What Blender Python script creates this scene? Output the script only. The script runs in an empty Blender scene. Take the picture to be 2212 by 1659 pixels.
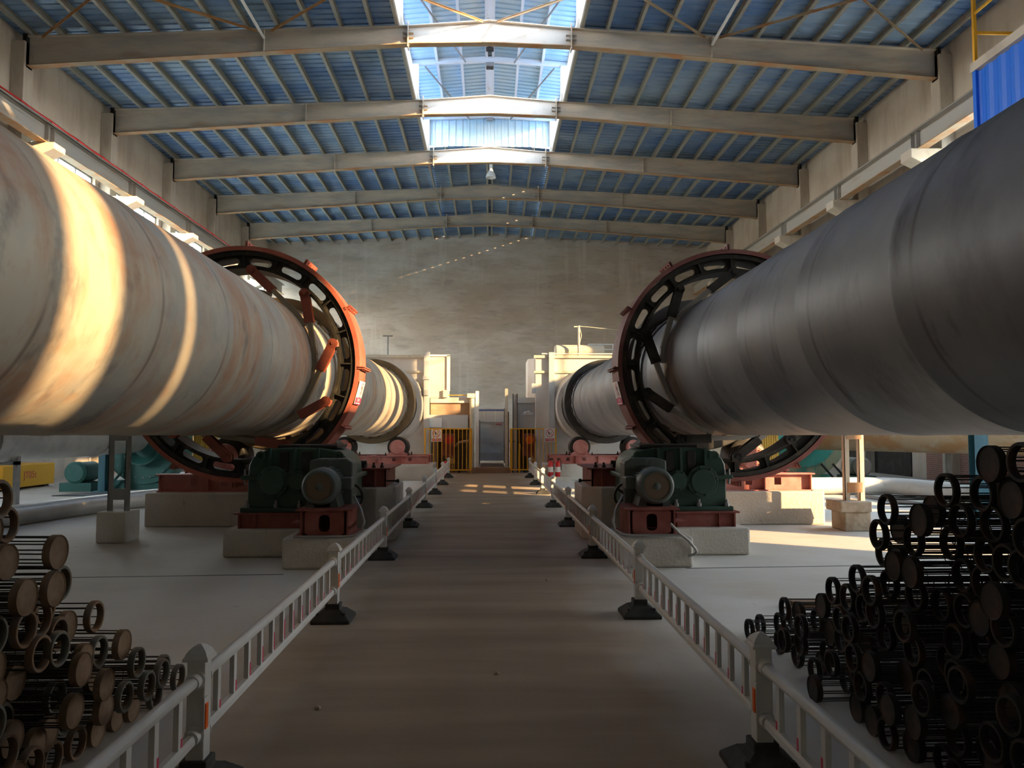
import bpy, bmesh, math, random
from mathutils import Vector, Matrix
random.seed(7)
PI = math.pi
S = bpy.context.scene
C = S.collection
R = math.radians

# ---------------------------------------------------------------- camera
cam = bpy.data.objects.new('camera', bpy.data.cameras.new('camera')); C.objects.link(cam)
cam.data.sensor_width = 36; cam.data.lens = 36*1650/2212
cam.location = (0, 0, 1.65)
cam.rotation_euler = (R(90+3.2087), 0, R(-1.6983))
cam.data.clip_start = .05; cam.data.clip_end = 400
S.camera = cam

# ---------------------------------------------------------------- sky, sun, exposure
S.view_settings.view_transform = 'Standard'; S.view_settings.look = 'None'
S.view_settings.gamma = 1; S.view_settings.use_curve_mapping = False
S.view_settings.exposure = 0.62
W = bpy.data.worlds.new('sky'); S.world = W; W.use_nodes = True
nt = W.node_tree; nt.nodes.clear()
wo = nt.nodes.new('ShaderNodeOutputWorld'); bg = nt.nodes.new('ShaderNodeBackground')
tc = nt.nodes.new('ShaderNodeTexCoord'); sx = nt.nodes.new('ShaderNodeSeparateXYZ'); cr = nt.nodes.new('ShaderNodeValToRGB')
nt.links.new(tc.outputs['Generated'], sx.inputs[0]); nt.links.new(sx.outputs[2], cr.inputs[0])
cr.color_ramp.elements[0].position = 0.0; cr.color_ramp.elements[0].color = (.42, .36, .30, 1)
cr.color_ramp.elements[1].position = 0.75; cr.color_ramp.elements[1].color = (.50, .72, 1.0, 1)
e = cr.color_ramp.elements.new(0.03); e.color = (1.0, .93, .84, 1)
e = cr.color_ramp.elements.new(0.3); e.color = (.87, .92, .98, 1)
nt.links.new(cr.outputs[0], bg.inputs[0]); nt.links.new(bg.outputs[0], wo.inputs[0])
bg.inputs[1].default_value = 15.0
SUN_DIR = Vector((-1, .6, -.32)).normalized()
sl = bpy.data.lights.new('sun', 'SUN'); sun = bpy.data.objects.new('sun', sl); C.objects.link(sun)
sl.energy = 14; sl.color = (1, .64, .32); sl.angle = R(.6)
sun.rotation_euler = SUN_DIR.to_track_quat('-Z', 'Y').to_euler(); sun.location = (40, -20, 25)
def portal(cx, cy, cz, sx_, sy_, normal):
    l = bpy.data.lights.new('daylight_portal', 'AREA'); l.shape = 'RECTANGLE'; l.size = sx_; l.size_y = sy_
    l.cycles.is_portal = True
    o = bpy.data.objects.new('daylight_portal', l); C.objects.link(o); o.location = (cx, cy, cz)
    o.rotation_euler = Vector(normal).to_track_quat('-Z', 'Z' if abs(normal[2]) < .5 else 'Y').to_euler()

# ---------------------------------------------------------------- materials
def mat(name, col, rough=.7, metal=0., layers=(), bump=0., bscale=20., spec=.4):
    """layers: (colour, (sx,sy,sz), low, high, amount)"""
    m = bpy.data.materials.new(name); m.use_nodes = True
    n = m.node_tree; b = n.nodes['Principled BSDF']; L = n.links.new
    b.inputs['Roughness'].default_value = rough; b.inputs['Metallic'].default_value = metal
    b.inputs['Specular IOR Level'].default_value = spec
    rgb = n.nodes.new('ShaderNodeRGB'); rgb.outputs[0].default_value = (*col, 1); cur = rgb.outputs[0]
    t = n.nodes.new('ShaderNodeTexCoord')
    for i, (c2, sc, lo, hi, amt) in enumerate(layers):
        mp = n.nodes.new('ShaderNodeMapping'); mp.inputs['Scale'].default_value = sc
        mp.inputs['Location'].default_value = (3.1*i+1.7, 5.3*i, 2.2*i)
        L(t.outputs['Object'], mp.inputs[0])
        nz = n.nodes.new('ShaderNodeTexNoise'); nz.inputs['Scale'].default_value = 1; nz.inputs['Detail'].default_value = 6
        nz.inputs['Roughness'].default_value = .6
        L(mp.outputs[0], nz.inputs['Vector'])
        mr = n.nodes.new('ShaderNodeMapRange'); mr.inputs[1].default_value = lo; mr.inputs[2].default_value = hi; mr.inputs[4].default_value = amt
        L(nz.outputs[0], mr.inputs[0])
        mx = n.nodes.new('ShaderNodeMix'); mx.data_type = 'RGBA'
        L(mr.outputs[0], mx.inputs[0]); L(cur, mx.inputs[6]); mx.inputs[7].default_value = (*c2, 1)
        cur = mx.outputs[2]
    L(cur, b.inputs['Base Color'])
    if bump:
        nz = n.nodes.new('ShaderNodeTexNoise'); nz.inputs['Scale'].default_value = bscale; nz.inputs['Detail'].default_value = 5
        L(t.outputs['Object'], nz.inputs['Vector'])
        bp = n.nodes.new('ShaderNodeBump'); bp.inputs['Strength'].default_value = bump; bp.inputs['Distance'].default_value = .02
        L(nz.outputs[0], bp.inputs['Height']); L(bp.outputs[0], b.inputs['Normal'])
    return m

def rings(m, period, width, col, amt):
    """thin dark weld lines around a shell, along object Y"""
    n = m.node_tree; b = n.nodes['Principled BSDF']; L = n.links.new
    src = b.inputs['Base Color'].links[0].from_socket
    t = n.nodes.new('ShaderNodeTexCoord'); sp = n.nodes.new('ShaderNodeSeparateXYZ'); L(t.outputs['Object'], sp.inputs[0])
    a = n.nodes.new('ShaderNodeMath'); a.operation = 'PINGPONG'; a.inputs[1].default_value = period/2
    L(sp.outputs[1], a.inputs[0])
    nz = n.nodes.new('ShaderNodeTexNoise'); nz.inputs['Scale'].default_value = 1.4; nz.inputs['Detail'].default_value = 3
    L(t.outputs['Object'], nz.inputs['Vector'])
    mr = n.nodes.new('ShaderNodeMapRange'); mr.inputs[1].default_value = 0; mr.inputs[2].default_value = width
    mr.inputs[3].default_value = amt; mr.inputs[4].default_value = 0
    L(a.outputs[0], mr.inputs[0])
    mu = n.nodes.new('ShaderNodeMath'); mu.operation = 'MULTIPLY'; L(mr.outputs[0], mu.inputs[0])
    m2 = n.nodes.new('ShaderNodeMapRange'); m2.inputs[1].default_value = .35; m2.inputs[2].default_value = .6; L(nz.outputs[0], m2.inputs[0])
    L(m2.outputs[0], mu.inputs[1])
    mx = n.nodes.new('ShaderNodeMix'); mx.data_type = 'RGBA'; L(mu.outputs[0], mx.inputs[0]); L(src, mx.inputs[6])
    mx.inputs[7].default_value = (*col, 1); L(mx.outputs[2], b.inputs['Base Color'])
    return m

M = {}
M['concrete'] = mat('concrete_block', (.50, .465, .39), .9, 0, [((.60, .57, .51), (1.5, 1.5, 1.5), .4, .65, .8), ((.16, .14, .12), (9, 9, 3), .62, .75, .6)], .5, 30)
M['concrete_rust'] = mat('footing_concrete', (.47, .41, .32), .9, 0, [((.30, .22, .14), (5, 5, 5), .45, .65, .7)], .6, 18)
M['wall'] = mat('plaster_wall', (.56, .48, .38), .95, 0, [((.64, .58, .49), (.25, .25, .6), .4, .62, .8), ((.33, .26, .20), (1.6, 1.6, .35), .5, .72, .55), ((.56, .52, .45), (.8, .8, 4), .62, .74, .5)], .35, 6)
M['wall_back'] = mat('back_wall_plaster', (.49, .42, .34), .95, 0, [((.60, .55, .48), (.35, .35, .9), .45, .6, .8), ((.36, .31, .27), (.5, .5, 1.6), .52, .7, .6), ((.66, .61, .53), (1.2, 1, .12), .58, .70, .6), ((.30, .26, .22), (.9, 1, 5), .56, .70, .5)], .3, 5)
M['column'] = mat('column_concrete', (.58, .52, .43), .9, 0, [((.30, .25, .19), (2, 2, .5), .45, .7, .6)], .3, 10)
M['corbel'] = mat('corbel_concrete', (.58, .52, .42), .85, 0, [((.42, .36, .28), (3, 3, 3), .5, .7, .6)], .3, 12)
M['beam'] = mat('roof_beam_paint', (.58, .51, .41), .6, .1, [((.40, .38, .34), (.5, 1, 2.5), .42, .6, .9), ((.50, .29, .14), (.7, 2, 4), .56, .72, .6), ((.5, .48, .43), (2, 3, 5), .66, .74, .6)], .1, 30)
M['beam_centre'] = mat('beam_centre_lit_paint', (.58, .56, .52), .55, .1, [((.40, .26, .13), (.7, 2, 4), .6, .75, .6), ((.42, .38, .33), (2, 3, 3), .5, .7, .5)], .1, 30)  # paler paint, with the brightness under the skylight mixed into its colour
M['rust_edge'] = mat('flange_rust', (.42, .33, .22), .7, .1, [((.46, .20, .07), (1.2, 2, 2), .45, .62, .8)], .2, 20)
M['purlin'] = mat('purlin_steel', (.36, .37, .32), .6, .2, [((.38, .38, .33), (3, .8, 3), .45, .6, .8), ((.40, .16, .06), (.3, .5, .3), .56, .66, .8)], .1, 30)
M['white_steel'] = mat('white_painted_steel', (.66, .66, .64), .5, 0, [((.45, .3, .18), (3, 1.5, 3), .62, .75, .7)])
M['roof'] = mat('blue_roof_sheet', (.12, .235, .46), .42, .1, [((.31, .45, .60), (.22, .5, 1), .40, .60, .95), ((.10, .16, .19), (.35, .4, 1), .52, .7, .8), ((.25, .33, .42), (.5, 4, 1), .64, .76, .4)])
M['roof_light'] = mat('monitor_roof_sheet', (.34, .52, .62), .4, .1, [((.50, .60, .64), (.5, .5, 1), .4, .65, .9)])
M['brace'] = mat('rusty_brace', (.46, .24, .09), .8, .1, [((.55, .42, .26), (3, 3, 3), .5, .7, .7)])
M['grey_steel'] = mat('grey_steel', (.30, .30, .29), .55, .3, [((.2, .19, .17), (4, 4, 4), .45, .65, .6)])
M['dark_steel'] = mat('dark_steel', (.035, .033, .03), .6, .4, [((.09, .08, .065), (5, 5, 5), .5, .7, .7)])
M['gear'] = mat('greasy_gear_steel', (.028, .026, .022), .55, .35, [((.12, .10, .07), (6, 6, 6), .5, .7, .6)], .15, 40)
M['girder'] = mat('girder_paint', (.42, .41, .37), .6, .1, [((.36, .27, .17), (2, .5, 4), .55, .7, .7)])
M['red_cable'] = mat('red_conductor', (.62, .02, .02), .45)
M['lime'] = mat('high_bay_shade', (.85, .85, .82), .4)
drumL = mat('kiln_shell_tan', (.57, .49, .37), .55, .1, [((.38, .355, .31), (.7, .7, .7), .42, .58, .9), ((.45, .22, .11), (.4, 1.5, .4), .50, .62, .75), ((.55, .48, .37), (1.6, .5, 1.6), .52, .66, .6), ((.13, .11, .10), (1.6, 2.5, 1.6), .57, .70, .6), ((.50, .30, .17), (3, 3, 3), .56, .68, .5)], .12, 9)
rings(drumL, 1.55, .035, (.15, .10, .07), .7)
drumR = mat('kiln_shell_grey_shaded', (.13, .134, .145), .5, .25, [((.20, .20, .205), (.5, .5, .5), .42, .60, .9), ((.06, .058, .062), (.7, 1.3, .7), .56, .70, .6), ((.19, .16, .135), (.6, 1.1, .6), .54, .70, .4), ((.045, .04, .045), (1.6, 3, .9), .58, .70, .8)], .12, 9)  # grey scuffed shell, its colour darkened because this side faces shade
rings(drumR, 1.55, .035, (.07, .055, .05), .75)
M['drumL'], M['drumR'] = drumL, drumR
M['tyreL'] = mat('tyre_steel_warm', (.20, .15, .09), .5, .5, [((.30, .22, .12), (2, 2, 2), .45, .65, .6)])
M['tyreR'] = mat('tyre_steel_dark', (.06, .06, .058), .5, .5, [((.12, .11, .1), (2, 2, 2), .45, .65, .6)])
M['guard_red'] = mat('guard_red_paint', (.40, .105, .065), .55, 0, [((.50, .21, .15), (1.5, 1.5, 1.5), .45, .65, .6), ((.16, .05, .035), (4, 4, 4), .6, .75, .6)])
M['guard_shaded'] = mat('guard_shaded_red_paint', (.20, .065, .055), .6, 0, [((.30, .16, .15), (1.5, 1.5, 1.5), .48, .65, .6), ((.10, .04, .03), (4, 4, 4), .6, .75, .6)])  # the guard's red with shade mixed into the colour, for the right ring
M['clevis'] = mat('clevis_red_paint', (.30, .075, .045), .6, 0, [((.16, .06, .04), (6, 6, 6), .5, .7, .6)])
M['rod'] = mat('spring_plate_steel', (.33, .27, .19), .5, .3, [((.2, .16, .12), (5, 5, 5), .45, .65, .6)])
M['pink_red'] = mat('dusty_red_paint', (.46, .155, .13), .65, 0, [((.58, .30, .27), (2, 2, 2), .42, .62, .7), ((.22, .07, .055), (5, 5, 5), .62, .74, .6)])
M['dark_red'] = mat('oxide_red_frame', (.22, .055, .04), .65, 0, [((.32, .12, .1), (4, 4, 4), .45, .65, .6), ((.08, .03, .025), (8, 8, 8), .6, .75, .6)])
M['green'] = mat('gearbox_green', (.028, .065, .046), .45, 0, [((.045, .085, .065), (2, 2, 2), .42, .6, .8), ((.13, .18, .15), (3, 3, 9), .62, .76, .5)])
M['motor'] = mat('motor_grey_green', (.075, .098, .09), .5, 0, [((.13, .145, .13), (4, 4, 4), .45, .65, .6)])
M['motor_grille'] = mat('motor_grille', (.15, .11, .075), .8, .2)
M['teal'] = mat('fan_teal', (.07, .42, .34), .5, 0, [((.14, .55, .47), (1.5, 1.5, 1.5), .45, .65, .7)])
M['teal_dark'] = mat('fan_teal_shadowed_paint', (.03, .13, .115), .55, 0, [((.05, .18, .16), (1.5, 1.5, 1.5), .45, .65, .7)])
M['stained'] = mat('fan_stained_scroll', (.40, .42, .27), .7, 0, [((.10, .34, .28), (4, 4, .5), .48, .58, .9), ((.5, .45, .33), (8, 8, .8), .6, .7, .6)])
M['blue_col'] = mat('column_blue_paint', (.03, .12, .17), .5, 0, [((.06, .19, .23), (4, 4, 1), .45, .65, .7)])
M['blue'] = mat('bright_blue_sheet', (.02, .17, .78), .4, 0)
M['yellow'] = mat('yellow_paint', (.80, .42, .03), .6, 0, [((.40, .2, .03), (4, 4, 4), .6, .75, .5)])
M['yellow_dull'] = mat('ochre_paint', (.55, .33, .05), .65, 0, [((.3, .17, .04), (3, 3, 3), .5, .7, .7)])
M['cream'] = mat('cream_steel', (.62, .56, .44), .6, 0, [((.42, .33, .22), (3, 3, 3), .52, .7, .6)])
M['galv'] = mat('galvanised_duct', (.40, .39, .36), .42, .5, [((.52, .50, .46), (2, 2, 2), .42, .6, .8), ((.24, .22, .19), (3, 1.2, 3), .58, .72, .6)], .1, 6)
M['white_pipe'] = mat('white_pipe', (.70, .68, .62), .55, 0, [((.55, .5, .42), (2, 2, 2), .5, .7, .5)])
M['rusty_duct'] = mat('rust_stained_duct', (.52, .40, .25), .65, .1, [((.46, .24, .09), (1.2, 1.2, 2), .5, .62, .8), ((.60, .54, .42), (3, 3, 4), .58, .7, .6)])
M['hood'] = mat('hood_white_paint', (.66, .62, .56), .65, 0, [((.50, .42, .34), (1.2, 1.2, 1.2), .5, .7, .6), ((.35, .22, .13), (6, 6, 2), .64, .74, .5)])
M['hood_brown'] = mat('hood_heat_stained', (.42, .27, .17), .7, 0, [((.56, .42, .30), (1.2, 1.2, 1.2), .45, .65, .6)])
M['panel_grey'] = mat('panel_grey', (.52, .54, .54), .5, .1, [((.62, .64, .63), (2, 2, 1), .45, .65, .8)])
M['gate'] = mat('gate_zinc', (.68, .74, .75), .35, .05, [((.82, .84, .84), (1.5, 1.5, 1.5), .52, .64, .8), ((.42, .42, .39), (1, 1, 2), .45, .6, .6)])
M['brown_step'] = mat('brown_step', (.30, .17, .10), .85, 0, [((.38, .25, .16), (2, 2, 2), .45, .65, .6)])
M['paper'] = mat('notice_paper', (.72, .78, .80), .6)
M['board_blue'] = mat('notice_blue', (.12, .20, .52), .6)
M['sign_white'] = mat('sign_white', (.80, .79, .76), .45)
M['sign_red'] = mat('sign_red', (.62, .05, .07), .45)
M['sign_pink'] = mat('sign_pink_red', (.60, .05, .14), .45)
M['sign_black'] = mat('sign_black', (.03, .03, .03), .5)
M['plastic'] = mat('guardrail_white', (.60, .61, .59), .38, 0, [((.46, .45, .42), (4, 4, 4), .5, .72, .5)])
M['rubber'] = mat('base_black_rubber', (.028, .030, .028), .75, 0, [((.075, .075, .065), (5, 5, 5), .5, .7, .7)])
M['reflector'] = mat('orange_reflector', (.80, .13, .01), .3)
M['strip'] = mat('pink_red_strip', (.62, .03, .10), .4)
M['ext_red'] = mat('extinguisher_red', (.62, .03, .03), .35)
M['wire'] = mat('cage_wire_steel', (.045, .042, .038), .6, .3)
M['cage_rust'] = mat('cage_rusty_ring', (.16, .092, .05), .75, .1, [((.16, .13, .10), (9, 9, 9), .45, .6, .8), ((.30, .17, .07), (5, 5, 5), .58, .7, .6)])
M['cage_tan'] = mat('cage_tan_cap', (.135, .085, .045), .8, .1, [((.22, .15, .10), (7, 7, 7), .45, .65, .8)])
M['cage_zinc'] = mat('cage_zinc_ring', (.12, .12, .10), .55, .4, [((.12, .09, .06), (8, 8, 8), .5, .65, .8)])
M['cage_backlit'] = mat('cage_backlit_ring', (.02, .019, .017), .65, .2, [((.09, .045, .03), (6, 6, 6), .55, .7, .7)])  # right pile's copy of the cage metal, darkened in colour as backlit
M['conduit'] = mat('grey_conduit', (.32, .31, .29), .5, .3)
M['wood'] = mat('old_timber', (.20, .12, .07), .85, 0, [((.12, .07, .04), (2, 9, 9), .45, .65, .7)])
M['brick'] = mat('brick_patch', (.34, .17, .12), .95)
nb = M['brick'].node_tree; bt = nb.nodes.new('ShaderNodeTexBrick'); tcb = nb.nodes.new('ShaderNodeTexCoord'); mpb = nb.nodes.new('ShaderNodeMapping')
mpb.inputs['Rotation'].default_value = (0, R(90), R(90)); mpb.inputs['Scale'].default_value = (1, 1, 1)
bt.inputs['Scale'].default_value = 4; bt.inputs['Color1'].default_value = (.34, .16, .11, 1); bt.inputs['Color2'].default_value = (.24, .13, .1, 1); bt.inputs['Mortar'].default_value = (.38, .34, .29, 1)
nb.links.new(tcb.outputs['Object'], mpb.inputs[0]); nb.links.new(mpb.outputs[0], bt.inputs['Vector']); nb.links.new(bt.outputs[0], nb.nodes['Principled BSDF'].inputs['Base Color'])
# glass
g = bpy.data.materials.new('dusty_window_glass'); g.use_nodes = True; n = g.node_tree; n.nodes.clear()
o_ = n.nodes.new('ShaderNodeOutputMaterial'); a_ = n.nodes.new('ShaderNodeBsdfTransparent'); b_ = n.nodes.new('ShaderNodeBsdfGlossy'); x_ = n.nodes.new('ShaderNodeMixShader')
a_.inputs[0].default_value = (.93, .94, .92, 1); b_.inputs[1].default_value = .05; x_.inputs[0].default_value = .06
n.links.new(a_.outputs[0], x_.inputs[1]); n.links.new(b_.outputs[0], x_.inputs[2]); n.links.new(x_.outputs[0], o_.inputs[0]); M['glass'] = g
# floor: pale dusty concrete with a browner band down the aisle, joints cut across both sides
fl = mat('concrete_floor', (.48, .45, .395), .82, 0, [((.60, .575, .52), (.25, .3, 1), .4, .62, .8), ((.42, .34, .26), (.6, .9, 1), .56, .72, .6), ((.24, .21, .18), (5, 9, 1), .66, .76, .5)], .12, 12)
n = fl.node_tree; L = n.links.new; b = n.nodes['Principled BSDF']; src = b.inputs['Base Color'].links[0].from_socket
t = n.nodes.new('ShaderNodeTexCoord'); sp = n.nodes.new('ShaderNodeSeparateXYZ'); L(t.outputs['Object'], sp.inputs[0])
def mth(op, a, b_=None, c=None):
    k = n.nodes.new('ShaderNodeMath'); k.operation = op
    for i, v in enumerate((a, b_, c)):
        if v is None: continue
        if isinstance(v, (int, float)): k.inputs[i].default_value = v
        else: L(v, k.inputs[i])
    return k.outputs[0]
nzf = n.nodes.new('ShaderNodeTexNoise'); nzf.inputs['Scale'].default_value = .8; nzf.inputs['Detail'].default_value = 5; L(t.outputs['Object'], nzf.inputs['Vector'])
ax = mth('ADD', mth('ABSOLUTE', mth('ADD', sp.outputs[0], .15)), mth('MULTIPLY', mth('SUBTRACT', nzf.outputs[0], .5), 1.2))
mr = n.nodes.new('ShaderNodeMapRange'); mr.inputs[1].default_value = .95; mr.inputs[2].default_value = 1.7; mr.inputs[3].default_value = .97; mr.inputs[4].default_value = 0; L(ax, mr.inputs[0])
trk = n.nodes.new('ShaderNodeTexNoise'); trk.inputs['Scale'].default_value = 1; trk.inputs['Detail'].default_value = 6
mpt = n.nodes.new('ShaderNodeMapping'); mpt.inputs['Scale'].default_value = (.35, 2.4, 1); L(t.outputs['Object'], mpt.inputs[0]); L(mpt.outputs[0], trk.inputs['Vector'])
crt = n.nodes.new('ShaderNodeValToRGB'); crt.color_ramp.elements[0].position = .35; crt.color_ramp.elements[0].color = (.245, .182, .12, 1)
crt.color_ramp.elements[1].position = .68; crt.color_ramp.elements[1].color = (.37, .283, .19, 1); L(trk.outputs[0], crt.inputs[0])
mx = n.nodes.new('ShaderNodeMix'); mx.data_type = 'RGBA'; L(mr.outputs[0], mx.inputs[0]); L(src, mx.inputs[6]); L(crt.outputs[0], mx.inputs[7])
jn = mth('MULTIPLY', mth('LESS_THAN', mth('ABSOLUTE', mth('SUBTRACT', sp.outputs[1], mth('MULTIPLY_ADD', sp.outputs[0], .05, 8.85))), .02), mth('GREATER_THAN', mth('ABSOLUTE', sp.outputs[0]), 2.3))
mj = n.nodes.new('ShaderNodeMix'); mj.data_type = 'RGBA'; L(jn, mj.inputs[0]); L(mx.outputs[2], mj.inputs[6]); mj.inputs[7].default_value = (.03, .03, .03, 1)
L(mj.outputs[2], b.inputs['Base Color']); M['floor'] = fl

# ---------------------------------------------------------------- mesh helpers
class B:
    def __init__(s): s.bm = bmesh.new()
    def poly(s, pts, faces):
        vs = [s.bm.verts.new(p) for p in pts]
        for f in faces:
            try: s.bm.faces.new([vs[i] for i in f])
            except ValueError: pass
        return s
    def box(s, x0, x1, y0, y1, z0, z1):
        x0, x1 = sorted((x0, x1)); y0, y1 = sorted((y0, y1)); z0, z1 = sorted((z0, z1))
        p = [(x, y, z) for x in (x0, x1) for y in (y0, y1) for z in (z0, z1)]
        return s.poly(p, [(0, 1, 3, 2), (4, 6, 7, 5), (0, 4, 5, 1), (2, 3, 7, 6), (0, 2, 6, 4), (1, 5, 7, 3)])
    def bar(s, a, b, w, h, up=(0, 0, 1)):
        """rectangular bar from a to b; w sideways, h along up"""
        a, b = Vector(a), Vector(b); d = (b-a).normalized(); u = Vector(up)
        sd = d.cross(u)
        if sd.length < 1e-4: sd = d.cross(Vector((1, 0, 0)))
        sd.normalize(); u = sd.cross(d).normalized()
        p = [q+sd*i*w/2+u*j*h/2 for q in (a, b) for i, j in ((-1, -1), (1, -1), (1, 1), (-1, 1))]
        return s.poly(p, [(0, 1, 2, 3), (7, 6, 5, 4), (0, 4, 5, 1), (1, 5, 6, 2), (2, 6, 7, 3), (3, 7, 4, 0)])
    def cyl(s, a, b, r0, r1=None, n=16, caps=True):
        r1 = r0 if r1 is None else r1
        a, b = Vector(a), Vector(b); d = (b-a).normalized()
        u = d.orthogonal().normalized(); v = d.cross(u)
        p = [q+(u*math.cos(2*PI*i/n)+v*math.sin(2*PI*i/n))*r for q, r in ((a, r0), (b, r1)) for i in range(n)]
        f = [(i, (i+1) % n, n+(i+1) % n, n+i) for i in range(n)]
        if caps: f += [tuple(range(n))[::-1], tuple(range(n, 2*n))]
        return s.poly(p, f)
    def tube(s, pts, r, n=8):
        pts = [Vector(p) for p in pts]; rings_ = []
        ref = None
        for i, p in enumerate(pts):
            d = (pts[min(i+1, len(pts)-1)]-pts[max(i-1, 0)]).normalized()
            if ref is None: ref = d.orthogonal().normalized()
            u = (ref-d*ref.dot(d)).normalized(); ref = u; v = d.cross(u)
            rings_.append([s.bm.verts.new(p+(u*math.cos(2*PI*k/n)+v*math.sin(2*PI*k/n))*r) for k in range(n)])
        for i in range(len(pts)-1):
            for k in range(n): s.bm.faces.new((rings_[i][k], rings_[i][(k+1) % n], rings_[i+1][(k+1) % n], rings_[i+1][k]))
        s.bm.faces.new(rings_[0][::-1]); s.bm.faces.new(rings_[-1]); return s
    def lathe(s, prof, c, axis='Y', n=48, closed=False):
        """prof: (r, t) pairs, t along the axis from c"""
        c = Vector(c); rr = []
        for i in range(n):
            a = 2*PI*i/n; ca, sa = math.cos(a), math.sin(a); row = []
            for r, t in prof:
                if axis == 'Y': q = Vector((r*ca, t, r*sa))
                elif axis == 'Z': q = Vector((r*ca, r*sa, t))
                else: q = Vector((t, r*ca, r*sa))
                row.append(s.bm.verts.new(c+q))
            rr.append(row)
        m = len(prof)
        for i in range(n):
            for j in range(m if closed else m-1):
                k = (j+1) % m
                try: s.bm.faces.new((rr[i][j], rr[(i+1) % n][j], rr[(i+1) % n][k], rr[i][k]))
                except ValueError: pass
        return s
    def prism(s, pts, a0, a1, axis='Y'):
        """polygon in the plane across axis; Y: (x,z), X: (y,z), Z: (x,y)"""
        def q(p, a): return (p[0], a, p[1]) if axis == 'Y' else ((a, p[0], p[1]) if axis == 'X' else (p[0], p[1], a))
        n = len(pts)
        f = [(i, (i+1) % n, n+(i+1) % n, n+i) for i in range(n)] + [tuple(range(n))[::-1], tuple(range(n, 2*n))]
        return s.poly([q(p, a0) for p in pts]+[q(p, a1) for p in pts], f)
    def xf(s, mtx): bmesh.ops.transform(s.bm, matrix=mtx, verts=s.bm.verts); return s

def obj(name, bb, m, parent=None, smooth=False, bevel=0, loc=None, label=None, local=False):
    bm = bb.bm
    bmesh.ops.remove_doubles(bm, verts=bm.verts, dist=1e-5)
    bmesh.ops.recalc_face_normals(bm, faces=bm.faces)
    if not local:
        off = Vector((0, 0, 0))
        if parent is not None:
            q = parent
            while q is not None: off += Vector(q.location); q = q.parent
        if loc is None and parent is None:
            xs = [v.co for v in bm.verts]
            loc = ((min(v.x for v in xs)+max(v.x for v in xs))/2, (min(v.y for v in xs)+max(v.y for v in xs))/2, min(v.z for v in xs))
        l = Vector(loc) if loc is not None else Vector((0, 0, 0))
        bmesh.ops.translate(bm, vec=-(off+l), verts=bm.verts)
    else: l = Vector(loc) if loc is not None else Vector((0, 0, 0))
    me = bpy.data.meshes.new(name); bm.to_mesh(me); bm.free()
    me.materials.append(M[m] if isinstance(m, str) else m)
    if smooth:
        me.polygons.foreach_set('use_smooth', [True]*len(me.polygons))
    o = bpy.data.objects.new(name, me); C.objects.link(o); o.location = l
    if parent is not None: o.parent = parent
    if bevel:
        md = o.modifiers.new('bevel', 'BEVEL'); md.width = bevel; md.segments = 2; md.limit_method = 'ANGLE'; md.angle_limit = R(40)
    if smooth:
        me.set_sharp_from_angle(angle=R(38))
    if label: o['label'] = label
    return o
def tag(o, label, cat, group=None, kind=None):
    o['label'] = label; o['category'] = cat
    if group: o['group'] = group
    if kind: o['kind'] = kind
    return o
def thing(name, label, cat, loc, group=None):
    o = bpy.data.objects.new(name, None); C.objects.link(o); o.location = loc; o.empty_display_size = .2
    return tag(o, label, cat, group)
def struct(name, bb, m, **k):
    o = obj(name, bb, m, **k)
    if o.parent is None: o['kind'] = 'structure'
    return o
ORD = ['first', 'second', 'third', 'fourth', 'fifth', 'sixth', 'seventh', 'eighth', 'ninth', 'tenth', 'eleventh', 'twelfth', 'thirteenth', 'fourteenth',
       'fifteenth', 'sixteenth', 'seventeenth', 'eighteenth', 'nineteenth', 'twentieth', 'twenty-first', 'twenty-second', 'twenty-third', 'twenty-fourth', 'twenty-fifth', 'twenty-sixth', 'twenty-seventh', 'twenty-eighth']
def side(s): return 'left' if s < 0 else 'right'

def text_bm(txt, size, mtx, depth=.001):
    cu = bpy.data.curves.new('lettering', 'FONT'); cu.body = txt; cu.size = size; cu.align_x = 'CENTER'; cu.align_y = 'CENTER'
    o = bpy.data.objects.new('lettering_curve', cu); C.objects.link(o)
    dg = bpy.context.evaluated_depsgraph_get(); me = bpy.data.meshes.new_from_object(o.evaluated_get(dg))
    bb = B(); bb.bm.from_mesh(me); bb.xf(mtx)
    bpy.data.objects.remove(o); bpy.data.meshes.remove(me); bpy.data.curves.remove(cu)
    return bb
def frame(origin, right, up):
    r_, u_ = Vector(right).normalized(), Vector(up).normalized(); nn = r_.cross(u_)
    m = Matrix((( r_.x, u_.x, nn.x, origin[0]), (r_.y, u_.y, nn.y, origin[1]), (r_.z, u_.z, nn.z, origin[2]), (0, 0, 0, 1)))
    return m

# ================================================================= STRUCTURE
YN, YF = -7.0, 48.4          # near and far ends of the hall
WX = 14.0                    # inner face of the side walls
BAYS = [1.6, 6.8, 12.0, 17.2, 22.4, 27.6, 32.8, 38.0, 43.2]
def ztop(x):
    x = abs(x)
    return 13.85-.2*x/2.45 if x < 2.45 else 13.65-.5*(x-2.45)/11.15
def zbot(x):
    x = abs(x)
    return 13.15-.07*x/2.45 if x < 2.45 else 13.08-.83*(x-2.45)/11.15

struct('floor', B().box(-WX-.4, WX+.4, YN-.4, YF+.4, -.3, 0), 'floor', loc=(0, 0, 0))

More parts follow.
